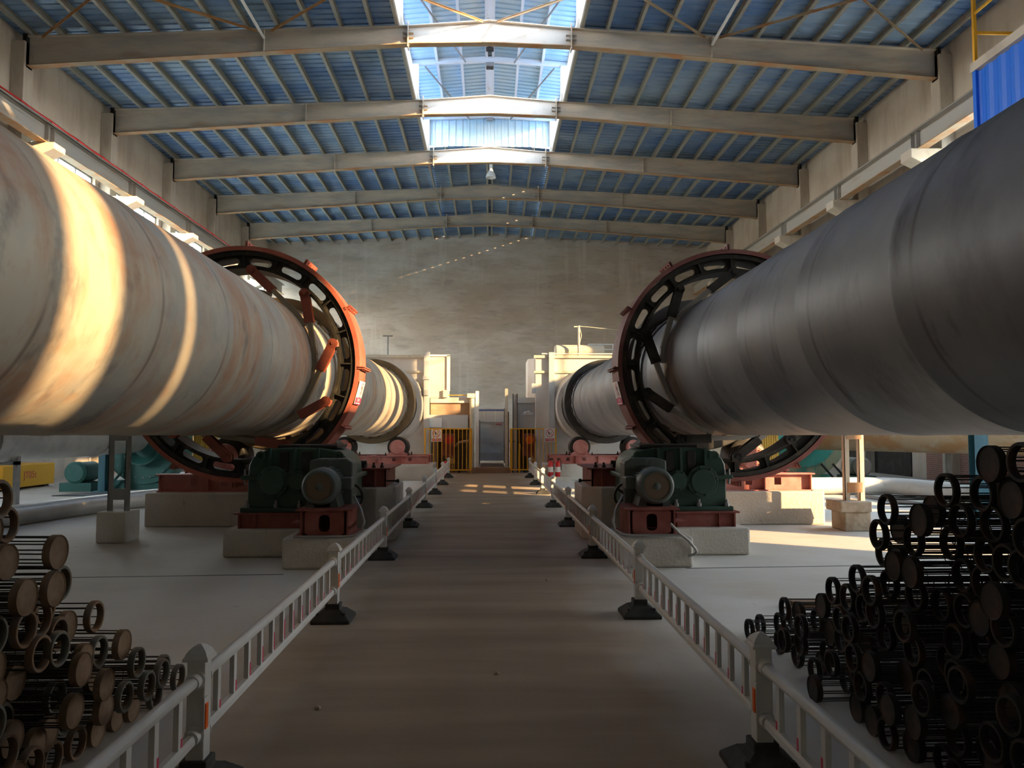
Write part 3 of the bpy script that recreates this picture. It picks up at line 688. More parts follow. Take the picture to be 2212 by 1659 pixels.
# ================================================================= ROLLER STATIONS
def station(s, y0, near):
    cx = s*3.7; zt = .56 if near else .50; yc = y0+.75
    az = axis_z(yc); word = ('near %s' if near else 'far %s') % side(s)
    x0, x1 = cx-1.98, cx+1.98
    pl = obj('roller_plinth', B().box(x0, x1, y0, y0+1.5, 0, zt), 'concrete', bevel=.025)
    tag(pl, 'long pale concrete plinth under the %s kiln rollers' % word, 'plinth', 'roller plinths')
    T_ = thing('roller_bedplate', 'dusty pink-red steel base frame on the %s roller plinth' % word, 'base frame', (cx, yc, zt), 'roller base frames')
    H_ = .30 if near else .26
    for k, yy in enumerate((y0+.2, y0+1.3)):
        fb = B(); xa, xb = x0+.18, x1-.18
        ho = [cx-s*.0+q for q in (-1.25, -.75, .75, 1.25)]
        xs = sorted([xa, xb]+[q+d for q in ho for d in (-.06, .06)])
        for i, (a, b2) in enumerate(zip(xs, xs[1:])):
            if any(abs((a+b2)/2-q) < .02 for q in ho):
                fb.box(a, b2, yy-.01, yy+.01, zt, zt+H_*.33); fb.box(a, b2, yy-.01, yy+.01, zt+H_*.75, zt+H_)
            else: fb.box(a, b2, yy-.01, yy+.01, zt, zt+H_)
        fb.box(xa-.04, xb+.04, yy-.09, yy+.09, zt, zt+.02); fb.box(xa-.06, xb+.06, yy-.11, yy+.11, zt+H_-.02, zt+H_)
        for q in (xa, cx-1.0, cx-.3, cx+.3, cx+1.0, xb): fb.box(q-.008, q+.008, yy-.09, yy+.09, zt, zt+H_)
        obj('side_beam', fb, 'pink_red', T_)
    for q in (-1.5, 0, 1.5): obj('cross_beam', B().box(cx+q-.08, cx+q+.08, y0+.21, y0+1.29, zt+.02, zt+H_-.02), 'pink_red', T_)
    rr = .33; dist = 1.336+rr
    for d in (-1, 1):
        rx, rz = cx+d*dist*math.sin(R(30)), az-dist*math.cos(R(30))
        rl = thing('support_roller', 'steel support roller with round pink bearing cap, %s side of the %s tyre' % ('aisle' if d*s < 0 else 'wall', word), 'roller', (rx, yc, zt+H_), 'kiln support rollers')
        obj('roller_drum', B().lathe([(0, -.27), (rr-.03, -.27), (rr, -.25), (rr, .25), (rr-.03, .27), (0, .27)], (rx, yc, rz), 'Y', 48), 'dark_steel', rl, smooth=True)
        obj('axle', B().cyl((rx, yc-.5, rz), (rx, yc+.5, rz), .09, n=20), 'grey_steel', rl, smooth=True)
        for e_ in (-1, 1):
            by = yc+e_*.42
            hb = B().lathe([(0, -.11), (.2, -.11), (.235, -.09), (.235, .09), (.2, .11), (0, .11)], (rx, by, rz), 'Y', 32)
            bh = obj('bearing_housing', hb, 'pink_red', rl, smooth=True)
            obj('bearing_foot', B().prism([(rx-.30, zt+H_), (rx+.30, zt+H_), (rx+.30, zt+H_+.05), (rx+.15, rz-.12), (rx-.15, rz-.12), (rx-.30, zt+H_+.05)], by-.09, by+.09), 'pink_red', bh)
            cb = B().cyl((rx, by+e_*.11, rz), (rx, by+e_*.13, rz), .2, n=32)
            for i in range(8): cb.cyl((rx+.165*math.cos(i*PI/4), by+e_*.12, rz+.165*math.sin(i*PI/4)), (rx+.165*math.cos(i*PI/4), by+e_*.15, rz+.165*math.sin(i*PI/4)), .012, n=6)
            obj('bearing_cap', cb, 'pink_red', bh)
        for q in (-.36, .36):
            for e_ in (-.42, .42): obj('anchor_bolt', B().cyl((rx+q, yc+e_, zt+H_), (rx+q, yc+e_, zt+H_+.09), .018, n=6).cyl((rx+q, yc+e_, zt+H_+.0), (rx+q, yc+e_, zt+H_+.035), .032, n=6), 'dark_steel', rl)
        gb_ = B()   # curved splash hoop over the roller
        for i in range(12):
            a0, a1 = R(20+i*11.7), R(20+(i+1)*11.7)
            gb_.bar((rx+.38*math.cos(a0), yc+.0, rz+.38*math.sin(a0)), (rx+.38*math.cos(a1), yc, rz+.38*math.sin(a1)), .012, .06, (0, 1, 0))
        gb_.bar((rx+.38*math.cos(R(20)), yc+.32, rz+.1), (rx+.38*math.cos(R(20)), yc+.32, zt+H_), .03, .03)
        gb_.xf(Matrix.Translation((0, -.30, 0)))
for s in (-1, 1):
    station(s, 12.85 if False else 13.1-.25, True)
    station(s, 23.65, False)

# ================================================================= KILN DRIVES
def dome(x0, x1, z0, z1, n=12):
    """gearbox outline (x,z): flat bottom, straight sides, arched top"""
    pts = [(x0, z0), (x1, z0)]
    zs2 = z0+(z1-z0)*.5; w = x1-x0
    for i in range(n+1):
        a = PI*i/n
        ex = math.copysign(abs(math.cos(a))**.62, math.cos(a)); ez = math.sin(a)**.62
        pts.append(((x0+x1)/2+w/2*ex, zs2+(z1-zs2)*ez))
    return pts
def drive(s):
    w = side(s); X = lambda x: s*x
    tag(obj('gearbox_plinth', B().box(X(2.05), X(3.37), 9.85, 11.2, 0, .35), 'concrete', bevel=.03), 'low concrete plinth under the %s green gearbox' % w, 'plinth', 'drive plinths')
    tag(obj('motor_plinth', B().box(X(1.52), X(2.40), 9.0, 9.82, 0, .36), 'concrete', bevel=.03), 'rough concrete plinth under the %s drive motor' % w, 'plinth', 'drive plinths')
    # gearbox base
    gb_ = B().box(X(2.0), X(3.26), 9.92, 11.1, .53, .55)
    for yy in (9.98, 11.04): gb_.box(X(2.05), X(3.22), yy-.008, yy+.008, .35, .53)
    for q in (2.1, 2.45, 3.0, 3.2): gb_.box(X(q-.01), X(q+.01), 9.94, 11.08, .35, .53)
    tag(obj('gearbox_bedplate', gb_, 'dark_red'), 'oxide red steel base frame under the %s gearbox' % w, 'base frame', 'drive base frames')
    # gearbox
    G = thing('gearbox', 'big dark green gearbox beside the %s kiln gear' % w, 'gearbox', (X(2.5), 10.4, .55), 'kiln drive gearboxes')
    x0, x1 = 1.80, 3.13
    hb = B().prism([(X(a), b2) for a, b2 in dome(x0, x1, .60, 1.38)], 10.05, 10.95)
    obj('housing', hb, 'green', G, bevel=.02, smooth=True)
    obj('foot_flange', B().box(X(1.9), X(3.2), 9.98, 11.02, .55, .61), 'green', G, bevel=.01)
    obj('split_flange', B().box(X(1.74), X(3.20), 9.99, 11.01, .965, 1.02), 'green', G, bevel=.01)
    obj('inspection_cover', B().box(X(2.0), X(2.78), 10.15, 10.85, 1.372, 1.41), 'dark_steel', G, bevel=.008)
    for q in (2.22, 2.52, 2.84):
        obj('rib', B().prism([(X(q-.015), 1.02), (X(q+.015), 1.02), (X(q+.015), 1.375), (X(q-.015), 1.375)], 9.99, 10.07), 'green', G)
    for q in (2.37, 2.66):
        obj('cooling_recess', B().box(X(q-.055), X(q+.055), 10.02, 10.06, 1.06, 1.33), 'dark_steel', G, bevel=.01)
    for q, z, r_ in ((2.79, .94, .205), (2.46, .95, .135), (2.16, .93, .12)):
        cb = B().cyl((X(q), 10.06, z), (X(q), 9.955, z), r_, n=40).cyl((X(q), 9.955, z), (X(q), 9.92, z), r_*.78, n=40)
        for i in range(8):
            a = i*PI/4+.2; cb.cyl((X(q)+r_*.88*math.cos(a), 9.96, z+r_*.88*math.sin(a)), (X(q)+r_*.88*math.cos(a), 9.93, z+r_*.88*math.sin(a)), .013, n=6)
        obj('bearing_cover', cb, 'green', G, bevel=.004)
    for q in (1.95, 2.95): obj('lifting_eye', B().lathe([(.04, -.012), (.065, -.012), (.065, .012), (.04, .012)], (X(q), 10.0, 1.27), 'Y', 16, True), 'green', G)
    for q in (2.0, 2.45, 2.75, 3.12): obj('anchor_bolt', B().cyl((X(q), 10.02, .6), (X(q), 10.02, .70), .02, n=6).cyl((X(q), 10.02, .61), (X(q), 10.02, .65), .035, n=6), 'grey_steel', G)
    for q in (1.80, 3.16): obj('flange_bolt', B().cyl((X(q), 10.03, .90), (X(q), 10.03, 1.10), .014, n=6), 'grey_steel', G)
    # input stage box behind the motor
    obj('input_housing', B().prism([(X(1.72), .60), (X(2.26), .60), (X(2.26), 1.22), (X(2.16), 1.25), (X(1.80), 1.25), (X(1.72), 1.20)], 9.72, 10.06), 'motor', G, bevel=.02)
    # motor frame
    fb = B().box(X(1.60), X(2.26), 9.05, 9.70, .665, .685).box(X(1.60), X(2.28), 9.05, 9.70, .36, .38)
    for q in (1.66, 2.20): fb.box(X(q-.01), X(q+.01), 9.08, 9.68, .38, .67)
    n2 = 20; ov = [(1.93+.065*math.cos(2*PI*i/n2), .52+(.1 if math.sin(2*PI*i/n2) > 0 else -.0)+.05*math.sin(2*PI*i/n2)-.05) for i in range(n2)]
    fr_ = [(1.70+.46*.5+.23*max(-1, min(1, 1.42*math.cos(2*PI*i/n2))), .525+.14*max(-1, min(1, 1.42*math.sin(2*PI*i/n2)))) for i in range(n2)]
    for yy in (9.09, 9.66):
        p_ = [(X(a), yy, b2) for a, b2 in fr_]+[(X(a), yy, b2) for a, b2 in ov]
        fb.poly(p_, [(i, (i+1) % n2, n2+(i+1) % n2, n2+i) for i in range(n2)])
    fb.box(X(2.20), X(2.36), 9.2, 9.5, .5, .515)
    tag(obj('motor_pedestal', fb, 'dark_red'), 'oxide red frame with an oval cut-out under the %s drive motor' % w, 'base frame', 'drive base frames')
    # motor
    mx_, mz = X(2.01), .94
    Mo = thing('drive_motor', 'grey-green finned electric motor facing the camera on the %s drive' % w, 'motor', (mx_, 9.4, .685), 'kiln drive motors')
    bd = B().cyl((mx_, 9.36, mz), (mx_, 9.72, mz), .195, n=48)
    for i in range(36):
        a = 2*PI*i/36; c, s_ = math.cos(a), math.sin(a)
        bd.bar((mx_+.19*c, 9.54, mz+.19*s_), (mx_+.225*c, 9.54, mz+.225*s_), .006, .34, (0, 1, 0))
    obj('motor_body', bd, 'motor', Mo)
    obj('fan_cowl', B().lathe([(.165, .0), (.19, .005), (.215, .04), (.222, .09), (.222, .24), (.205, .25)], (mx_, 9.14, mz), 'Y', 48), 'motor', Mo, smooth=True)
    obj('fan_grille', B().lathe([(0, .012), (.02, .004), (.05, .012), (.07, .006), (.10, .012), (.13, .006), (.17, .012)], (mx_, 9.14, mz), 'Y', 48), 'motor_grille', Mo, smooth=True)
    obj('grille_hub', B().lathe([(0, -.006), (.03, -.006), (.045, .004)], (mx_, 9.145, mz), 'Y', 24), 'motor', Mo, smooth=True)
    obj('terminal_box', B().box(mx_-s*.33, mx_-s*.19, 9.42, 9.66, mz-.06, mz+.09), 'motor', Mo, bevel=.015)
    for q in (-.15, .15): obj('motor_foot', B().prism([(mx_+q-.05, .685), (mx_+q+.05, .685), (mx_+q*.9+.03, mz-.12), (mx_+q*.9-.03, mz-.12)], 9.3, 9.68), 'motor', Mo)
    obj('lifting_eye', B().lathe([(.03, -.01), (.05, -.01), (.05, .01), (.03, .01)], (mx_, 9.55, mz+.26), 'Y', 16, True), 'motor', Mo)
    # spoked brake wheel on the aisle side
    bw = B().lathe([(.15, -.02), (.18, -.02), (.18, .02), (.15, .02)], (X(1.78), 9.86, .76), 'Y', 32, True)
    for i in range(5): bw.bar((X(1.78), 9.86, .76), (X(1.78)+.16*math.cos(i*1.257), 9.86, .76+.16*math.sin(i*1.257)), .03, .02, (0, 1, 0))
    bw.cyl((X(1.78), 9.78, .76), (X(1.78), 9.99, .76), .035, n=16)
    bw.box(X(1.74), X(1.82), 9.83, 9.89, .36, .6)
    tag(obj('flywheel', bw, 'dark_steel'), 'small black spoked wheel between the %s motor frame and gearbox' % w, 'wheel', 'drive brake wheels')
    # conduits
    tag(obj('cable_conduit', B().tube([(X(1.66), 9.5, .80), (X(1.54), 9.3, .66), (X(1.46), 9.05, .54), (X(1.47), 8.98, .45), (X(1.56), 8.96, .395), (X(1.66), 8.96, .385), (X(2.25), 8.96, .385)], .015, 10), 'conduit', smooth=True),
        'grey flexible conduit looping in front of the %s motor plinth' % w, 'conduit', 'motor conduits')
    if s > 0:
        tag(obj('ground_conduit', B().tube([(2.12, 8.96, .52), (2.22, 8.96, .41), (2.33, 8.96, .325), (2.41, 8.97, .23), (2.43, 8.97, .19), (2.41, 8.97, .16), (2.33, 8.97, .14)], .016, 10), 'conduit', smooth=True),
            'grey conduit bent down beside the right motor plinth', 'conduit')
    # pinion plinth and pedestal
    tag(obj('pinion_plinth', B().prism([(X(1.62), 11.05), (X(2.5), 11.05), (X(2.5), 12.6), (X(1.62), 12.6), (X(1.37), 12.3), (X(1.37), 11.35)], 0, .78, 'Z'), 'concrete', bevel=.02),
        'eight-cornered concrete plinth behind the %s gearbox' % w, 'plinth', 'drive plinths')
    pb = B().box(X(1.42), X(2.3), 11.1, 12.4, 1.035, 1.055).box(X(1.5), X(2.28), 11.2, 11.22, .78, 1.04).box(X(1.5), X(1.52), 11.2, 12.3, .78, 1.04).box(X(1.64), X(1.66), 11.12, 11.25, .78, 1.04)
    P_ = thing('pinion_pedestal', 'red pinion pedestal with jacking screws on the %s eight-cornered plinth' % w, 'pedestal', (X(1.9), 11.7, .78), 'pinion pedestals')
    obj('pedestal_box', pb, 'dark_red', P_)
    for q in (1.56, 1.68): obj('anchor_bolt', B().cyl((X(q), 11.22, 1.055), (X(q), 11.22, 1.13), .016, n=8).cyl((X(q), 11.22, 1.055), (X(q), 11.22, 1.085), .03, n=6), 'dark_steel', P_)
    obj('jacking_screw', B().cyl((X(1.32), 11.3, .86), (X(1.52), 11.3, .86), .013, n=8).cyl((X(1.32), 11.3, .86), (X(1.36), 11.3, .86), .026, n=6), 'dark_steel', P_)
    obj('pinion_bearing', B().box(X(1.80), X(2.1), 11.15, 11.4, 1.055, 1.12).cyl((X(1.78), 11.2, 1.13), (X(2.0), 11.2, 1.13), .03, n=10).box(X(1.90), X(2.0), 11.14, 11.3, 1.11, 1.155), 'dark_steel', P_)
    obj('pinion', B().lathe([(0, 0), (.17, 0), (.17, .42), (0, .42)], (X(2.5), 11.6, 1.14), 'Y', 24), 'gear', P_)
    obj('pinion_shaft', B().cyl((X(2.5), 11.15, 1.14), (X(2.5), 12.2, 1.14), .05, n=12), 'dark_steel', P_)
for s in (-1, 1): drive(s)

# ================================================================= LATTICE POSTS, DUCTS, FANS
for s, (x0, x1, y0, y1) in ((-1, (-5.58, -5.16, 11.1, 11.55)), (1, (5.62, 6.04, 12.0, 12.5))):
    tag(obj('post_footing', B().box(x0, x1, y0, y1, 0, .44) if s < 0 else B().box(x0, x1, y0, y1, 0, .30).box(x0-.09, x1, y0-.04, y1, .30, .47), 'concrete' if s < 0 else 'concrete_rust', bevel=.02),
        '%s concrete footing under the %s ladder-like post' % ('square grey' if s < 0 else 'chipped tan', side(s)), 'footing', 'post footings')
    T_ = thing('lattice_post', 'slim ladder-like steel post standing beyond the %s kiln' % side(s), 'post', ((x0+x1)/2, (y0+y1)/2, .44 if s < 0 else .47), 'lattice posts')
    zb_ = .44 if s < 0 else .47; xa, xb = x0+.12, x0+.36
    for q in (xa, xb): obj('leg', B().box(q-.04, q+.04, y0+.15, y0+.16, zb_, 3.3).box(q-.04, q-.03, y0+.15, y0+.24, zb_, 3.3), 'grey_steel' if s < 0 else 'cream', T_)
    for z in (.60, 1.45, 2.4, 3.2): obj('tie_plate', B().box(xa, xb, y0+.14, y0+.15, z, z+.09 if z > 1 else z+.16), 'grey_steel' if s < 0 else 'rust_edge', T_)
    obj('head_plate', B().box(xa-.15, xb+.15, y0, y0+.35, 3.3, 3.32), 'grey_steel', T_)
# left floor duct
tag(obj('floor_duct', B().tube([(-8.6, 9.5, .18), (-8.05, 12.4, .18), (-7.6, 14.4, .18), (-7.0, 16.2, .18), (-6.0, 17.6, .18), (-4.5, 18.2, .18), (-3.0, 18.3, .18)], .175, 24), 'galv', smooth=True), 'silver round duct lying on the floor at the left', 'duct')
tag(obj('floor_duct', B().tube([(4.2, 18.5, .22), (9.2, 18.5, .22), (9.6, 18.45, .22), (9.85, 18.2, .22), (10.0, 17.8, .22), (10.6, 15.2, .22), (11.6, 11.5, .22)], .20, 24), 'white_pipe', smooth=True), 'white round pipe with an elbow lying on the floor at the right', 'pipe')
for q, (a, b2) in enumerate((((8.6, 17.8, .04), (9.4, 12.0, .04)), ((8.75, 17.7, .04), (9.75, 12.0, .04)))):
    tag(obj('floor_conduit', B().tube([a, b2], .03, 8), 'conduit', smooth=True), 'thin grey conduit on the right floor, %s of the pair' % ['left', 'right'][q], 'conduit', 'floor conduits')
T_ = thing('exhaust_duct', 'wide grey horizontal duct passing beyond the left kiln', 'duct', (-9.2, 14, .98))
obj('duct_body', B().cyl((-9.2, 3, 1.45), (-9.2, 20.0, 1.45), .47, n=40), 'galv', T_, smooth=True)
for y in (6, 10, 14, 18): obj('joint_ring', B().lathe([(.47, -.03), (.51, -.03), (.51, .03), (.47, .03)], (-9.2, y, 1.45), 'Y', 40, True), 'galv', T_)
for y in (7, 14.8): obj('duct_stand', B().box(-9.5, -9.42, y-.05, y+.05, 0, 1.15).box(-8.98, -8.9, y-.05, y+.05, 0, 1.15).box(-9.5, -8.9, y-.05, y+.05, .93, 1.0), 'grey_steel', T_)
T_ = thing('exhaust_duct', 'wide rust-stained beige duct passing beyond the right kiln', 'duct', (11.6, 19, .98))
obj('duct_body', B().tube([(9.4, 22.1, 1.45), (10.2, 21.2, 1.45), (11.9, 18.5, 1.45), (13.2, 16.6, 1.45)], .47, 40), 'rusty_duct', T_, smooth=True)
obj('duct_stand', B().box(11.55, 11.65, 19.0, 19.1, 0, 1.1), 'grey_steel', T_)
def fan(s):
    cx, y, cz = s*9.05, 20.4 if s < 0 else 22.6, 1.15 if s < 0 else 1.45
    if s > 0: cx = 9.4
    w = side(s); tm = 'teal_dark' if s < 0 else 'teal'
    T_ = thing('blower_fan', 'large teal scroll-cased blower fan near the %s wall' % w, 'fan', (cx, y, 0), 'blower fans')
    ro = 1.0 if s < 0 else 1.32; ri = .86 if s < 0 else 1.0
    obj('scroll_casing', B().lathe([(0, 0), (ro, 0), (ro, .7), (0, .7)], (cx, y, cz), 'Y', 56), tm if s < 0 else 'stained', T_)
    obj('face_plate', B().lathe([(.3, -.03), (ri, -.03), (ri, 0), (.3, 0)], (cx, y, cz), 'Y', 56, True), tm, T_)
    obj('inlet_cone', B().lathe([(.5, -.25), (.34, -.03), (.30, -.03), (.46, -.25)], (cx, y, cz), 'Y', 40, True), tm, T_, smooth=True)
    bb = B()
    for i in range(28): a = 2*PI*i/28; bb.cyl((cx+ri*.96*math.cos(a), y-.03, cz+ri*.96*math.sin(a)), (cx+ri*.96*math.cos(a), y-.05, cz+ri*.96*math.sin(a)), .02, n=6)
    obj('rim_bolts', bb, 'grey_steel', T_)
    obj('fan_stand', B().box(cx-.8, cx+.8, y+.05, y+.65, 0, max(.12, cz-ro+.1)), tm, T_)
    for q in (.9, 1.25): obj('brace_strut', B().bar((cx+s*(q-.45), y-.1, .55), (cx+s*q, y-.1, .04), .05, .05), 'dark_steel' if s > 0 else tm, T_)
    mx_ = cx+s*1.5
    Mo = thing('fan_motor', 'round %s motor beside the %s blower fan' % ('dark teal' if s < 0 else 'grey and pale blue', w), 'motor', (mx_, y, 0), 'fan motors')
    obj('motor_body', B().cyl((mx_, y-.5, .48), (mx_, y+.3, .48), .26, n=32), 'teal_dark' if s < 0 else 'panel_grey', Mo, smooth=True)
    obj('motor_cowl', B().lathe([(.0, 0), (.22, 0), (.28, .05), (.28, .2)], (mx_, y-.55, .48), 'Y', 32), 'teal_dark' if s < 0 else 'conduit', Mo, smooth=True)
    obj('motor_base', B().box(mx_-.4, mx_+.4, y-.5, y+.3, 0, .22), 'teal_dark', Mo)
    # ribbed belt guard
    gx = s*7.75
    bg_ = B()
    for i in range(8): bg_.box(gx-.26+i*.065, gx-.26+i*.065+.05, 21.0, 21.4, 0, 1.95)
    bg_.box(gx-.27, gx+.27, 21.02, 21.38, 0, 1.93)
    tag(obj('ribbed_cabinet', bg_, 'yellow_dull'), 'ochre ribbed steel cabinet seen through the %s gear' % w, 'cabinet', 'ribbed cabinets')
fan(-1); fan(1)
for s, x, y, ww in ((-1, -9.85, 19.9, .17), (1, 8.45, 13.0, .24)):
    T_ = thing('steel_column', '%s painted steel column below the %s duct' % ('dark teal' if s < 0 else 'bright blue-green', side(s)), 'column', (x, y, 0), 'duct columns')
    obj('column_flange', B().box(x-ww/2, x+ww/2, y-.09, y-.08, 0, 2.6), 'blue_col', T_); obj('column_flange', B().box(x-ww/2, x+ww/2, y+.08, y+.09, 0, 2.6), 'blue_col', T_)
    obj('column_web', B().box(x-.006, x+.006, y-.08, y+.08, 0, 2.6), 'blue_col', T_)
    obj('foot_plate', B().box(x-.2, x+.2, y-.2, y+.2, 0, .02), 'blue_col', T_)
# yellow ballast box
T_ = thing('ballast_box', 'yellow steel ballast box with red letters by the left wall', 'box', (-12.8, 21, 0))
obj('box_body', B().box(-13.4, -12.3, 19.8, 22.1, .06, .64), 'yellow', T_, bevel=.01)
obj('skid', B().box(-13.3, -12.4, 19.9, 20.1, 0, .06).box(-13.3, -12.4, 21.8, 22.0, 0, .06), 'dark_steel', T_)
obj('lettering', text_bm('JT05t', .26, frame((-12.294, 20.95, .36), (0, 1, 0), (0, 0, 1))), 'sign_red', T_)
tag(obj('wall_conduit', B().box(-13.98, -13.93, 27.2, 27.26, 0.3, 1.6), 'white_steel'), 'thin white vertical conduit low on the left wall', 'conduit')
tag(obj('steel_sheet', B().prism([(-10.4, 18.6), (-9.3, 18.5), (-9.2, 19.4), (-10.0, 19.4)], 0, .02, 'Z'), 'dark_steel'), 'thin black steel sheet lying on the floor by the left fan', 'sheet')

# ================================================================= HOODS, FENCES, GATE
def hood(s):
    w = side(s); X = lambda x: s*x; y = 27.9
    T_ = thing('kiln_hood', 'white-painted steel kiln hood closing the far end of the %s drum' % w, 'kiln hood', (X(3.8), 28.6, 0), 'kiln hoods')
    xi = 2.28 if s < 0 else 1.67
    obj('hood_casing', B().box(X(xi), X(5.7), y-.2, y+2.4, 0, 4.2), 'hood', T_, bevel=.02)
    obj('kiln_seal', B().lathe([(R0+.03, -.25), (R0+.2, -.25), (R0+.34, 0), (R0+.03, 0)], (X(3.7), y-.2, axis_z(27.8)), 'Y', 72, True), 'hood', T_, smooth=True)
    obj('top_frame', B().box(X(xi-.05), X(5.75), y-.27, y-.17, 4.15, 4.25).box(X(xi-.05), X(5.75), y-.26, y-.2, 3.60, 3.68), 'cream', T_)
    obj('corner_post', B().box(X(2.36), X(2.16), y-.36, y-.21, 0, 4.35), 'panel_grey', T_)
    if s < 0:
        obj('side_chamber', B().box(X(1.55), X(2.27), y-.05, y+1.9, 2.7, 4.22), 'hood', T_, bevel=.01)
        obj('chamber_edge', B().box(X(1.44), X(1.55), y-.1, y+.1, 2.95, 4.25).box(X(1.44), X(2.2), y-.1, y, 4.22, 4.28), 'sign_white', T_)
        obj('valve_block', B().box(X(1.5), X(1.68), y-.14, y-.05, 2.72, 2.98), 'panel_grey', T_)
        obj('bracket', B().box(X(2.18), X(2.36), y-.42, y-.36, 2.78, 2.98), 'panel_grey', T_); obj('bracket', B().box(X(2.14), X(2.4), y-.4, y-.36, 3.35, 3.47), 'panel_grey', T_)
    else:
        obj('side_chamber', B().prism([(1.42, y+.25), (1.66, y-.02), (1.66, y+2.0), (1.42, y+1.8)], 2.7, 4.15, 'Z'), 'hood', T_, bevel=.01)
        obj('valve_block', B().box(1.54, 1.70, y-.24, y-.05, 2.87, 3.22), 'panel_grey', T_)
    # lower burner chamber
    xo = .72 if s < 0 else .95
    obj('burner_chamber', B().box(X(xo), X(2.15), y+.05, y+1.8, 1.95, 2.66), 'hood_brown' if s < 0 else 'panel_grey', T_, bevel=.01)
    obj('chamber_top_rail', B().box(X(xo-.02), X(2.15), y-.03, y+.06, 2.52, 2.72), 'hood', T_)
    obj('burner_shade_plate', B().box(X(xo+.1), X(2.15), y+.55, y+.6, 0, 1.95), 'wood', T_)  # dark plate added as painted shade behind the fence
    obj('access_panel', B().box(X(xo+.05), X(2.2), y-.12, y-.07, 1.60, 2.08), 'panel_grey', T_)
    obj('chamber_stand', B().box(X(1.9), X(2.1), y+.1, y+1.7, 0, 1.95).box(X(xo+.05), X(xo+.15), y+1.5, y+1.7, 0, 1.95), 'hood_brown', T_)
    return y
def hood_extras():
    y = 27.9
    # left column and side leaf
    T_ = thing('round_column', 'pale round steel column at the aisle corner of the left hood', 'column', (-.63, y-.1, 0))
    obj('column_tube', B().cyl((-.63, y-.1, 0), (-.63, y-.1, 2.7), .09, n=24), 'cream', T_, smooth=True)
    obj('column_head', B().box(-.80, -.52, y-.22, y+.02, 2.7, 2.86), 'hood', T_)
    T_ = thing('side_stanchion', 'tall bright stanchion at the left of the grey gate', 'stanchion', (-.43, y-.05, 0))
    obj('stanchion_plate', B().box(-.47, -.36, y-.08, y+2.6, .2, 1.9), 'grey_steel', T_); obj('stanchion_post', B().box(-.50, -.38, y-.12, y-.02, 0, 2.95), 'sign_white', T_)
    tag(obj('guard_bar', B().cyl((-1.5, y, 2.80), (-.8, y, 2.80), .016, n=8), 'yellow'), 'thin yellow bar over the left burner chamber', 'bar')
    T_ = thing('antenna_pole', 'thin T-shaped pole standing on top of the left hood', 'pole', (-3.7, y, 4.25))
    obj('pole', B().cyl((-3.7, y-.1, 4.2), (-3.7, y-.1, 4.96), .03, n=8), 'grey_steel', T_); obj('cross_bar', B().box(-3.88, -3.53, y-.13, y-.07, 4.93, 4.98), 'grey_steel', T_)
    # right side
    T_ = thing('slotted_post', 'black and white scuffed channel post at the right burner chamber', 'post', (.93, y-.15, 0))
    obj('post_web', B().box(.87, 1.0, y-.2, y-.18, 0, 2.85), 'concrete', T_); obj('post_edge', B().box(.845, .87, y-.24, y-.1, 0, 2.85), 'dark_steel', T_); obj('post_edge', B().box(1.0, 1.025, y-.24, y-.1, 0, 2.85), 'dark_steel', T_)
    T_ = thing('side_stanchion', 'tall cream stanchion at the right of the grey gate', 'stanchion', (.62, y, 0))
    obj('stanchion_post', B().box(.57, .68, y-.1, y, 0, 3.04), 'cream', T_); obj('stanchion_plate', B().box(.62, .72, y, y+2.6, .2, 2.2), 'wood', T_)
    T_ = thing('air_tank', 'cream horizontal tank lying on top of the right hood', 'tank', (3.3, y+.4, 4.2))
    obj('tank_body', B().lathe([(0, -.92), (.2, -.92), (.25, -.86), (.25, .86), (.2, .92), (0, .92)], (3.35, y+.4, 4.45), 'X', 32), 'cream', T_, smooth=True)
    obj('tank_strap', B().lathe([(.25, -.02), (.265, -.02), (.265, .02), (.25, .02)], (3.3, y+.4, 4.45), 'X', 32, True), 'wood', T_)
    T_ = thing('cable_pole', 'bright yellow-white cable pole on top of the right hood', 'pole', (3.28, y-.1, 4.2))
    obj('pole', B().cyl((3.28, y-.1, 4.2), (3.28, y-.1, 5.36), .04, n=8), 'cream', T_); obj('cross_bar', B().box(3.1, 3.32, y-.12, y-.08, 5.3, 5.34), 'cream', T_)
    obj('cable', B().tube([(3.3, y-.1, 5.3), (3.38, y-.1, 5.0), (3.3, y-.1, 4.7)], .012, 6), 'cream', T_)
    tag(obj('overhead_cable', B().tube([(3.3, y-.1, 5.34), (5.0, y-.1, 5.18), (7.5, y+.4, 5.0), (10, y+1, 5.1), (13.59, y+1, 5.4)], .012, 6), 'cream'), 'thin cable strung from the right hood pole to the wall', 'cable')
    T_ = thing('hood_handrail', 'pair of thin white pipes along the top of the right hood', 'handrail', (5, y+.4, 4.2))
    for z in (4.58, 4.78): obj('rail_pipe', B().cyl((3.75, y+.9, z), (5.6, y+.9, z), .022, n=8), 'white_steel', T_)
    for x in (3.75, 4.7, 5.6): obj('rail_post', B().cyl((x, y+.9, 4.2), (x, y+.9, 4.78), .022, n=8), 'white_steel', T_)
    obj('rail_pipe', B().cyl((1.9, y-.3, 4.3), (4.6, y-.3, 4.3), .025, n=8), 'white_steel', T_)
for s in (-1, 1): hood(s)
hood_extras()
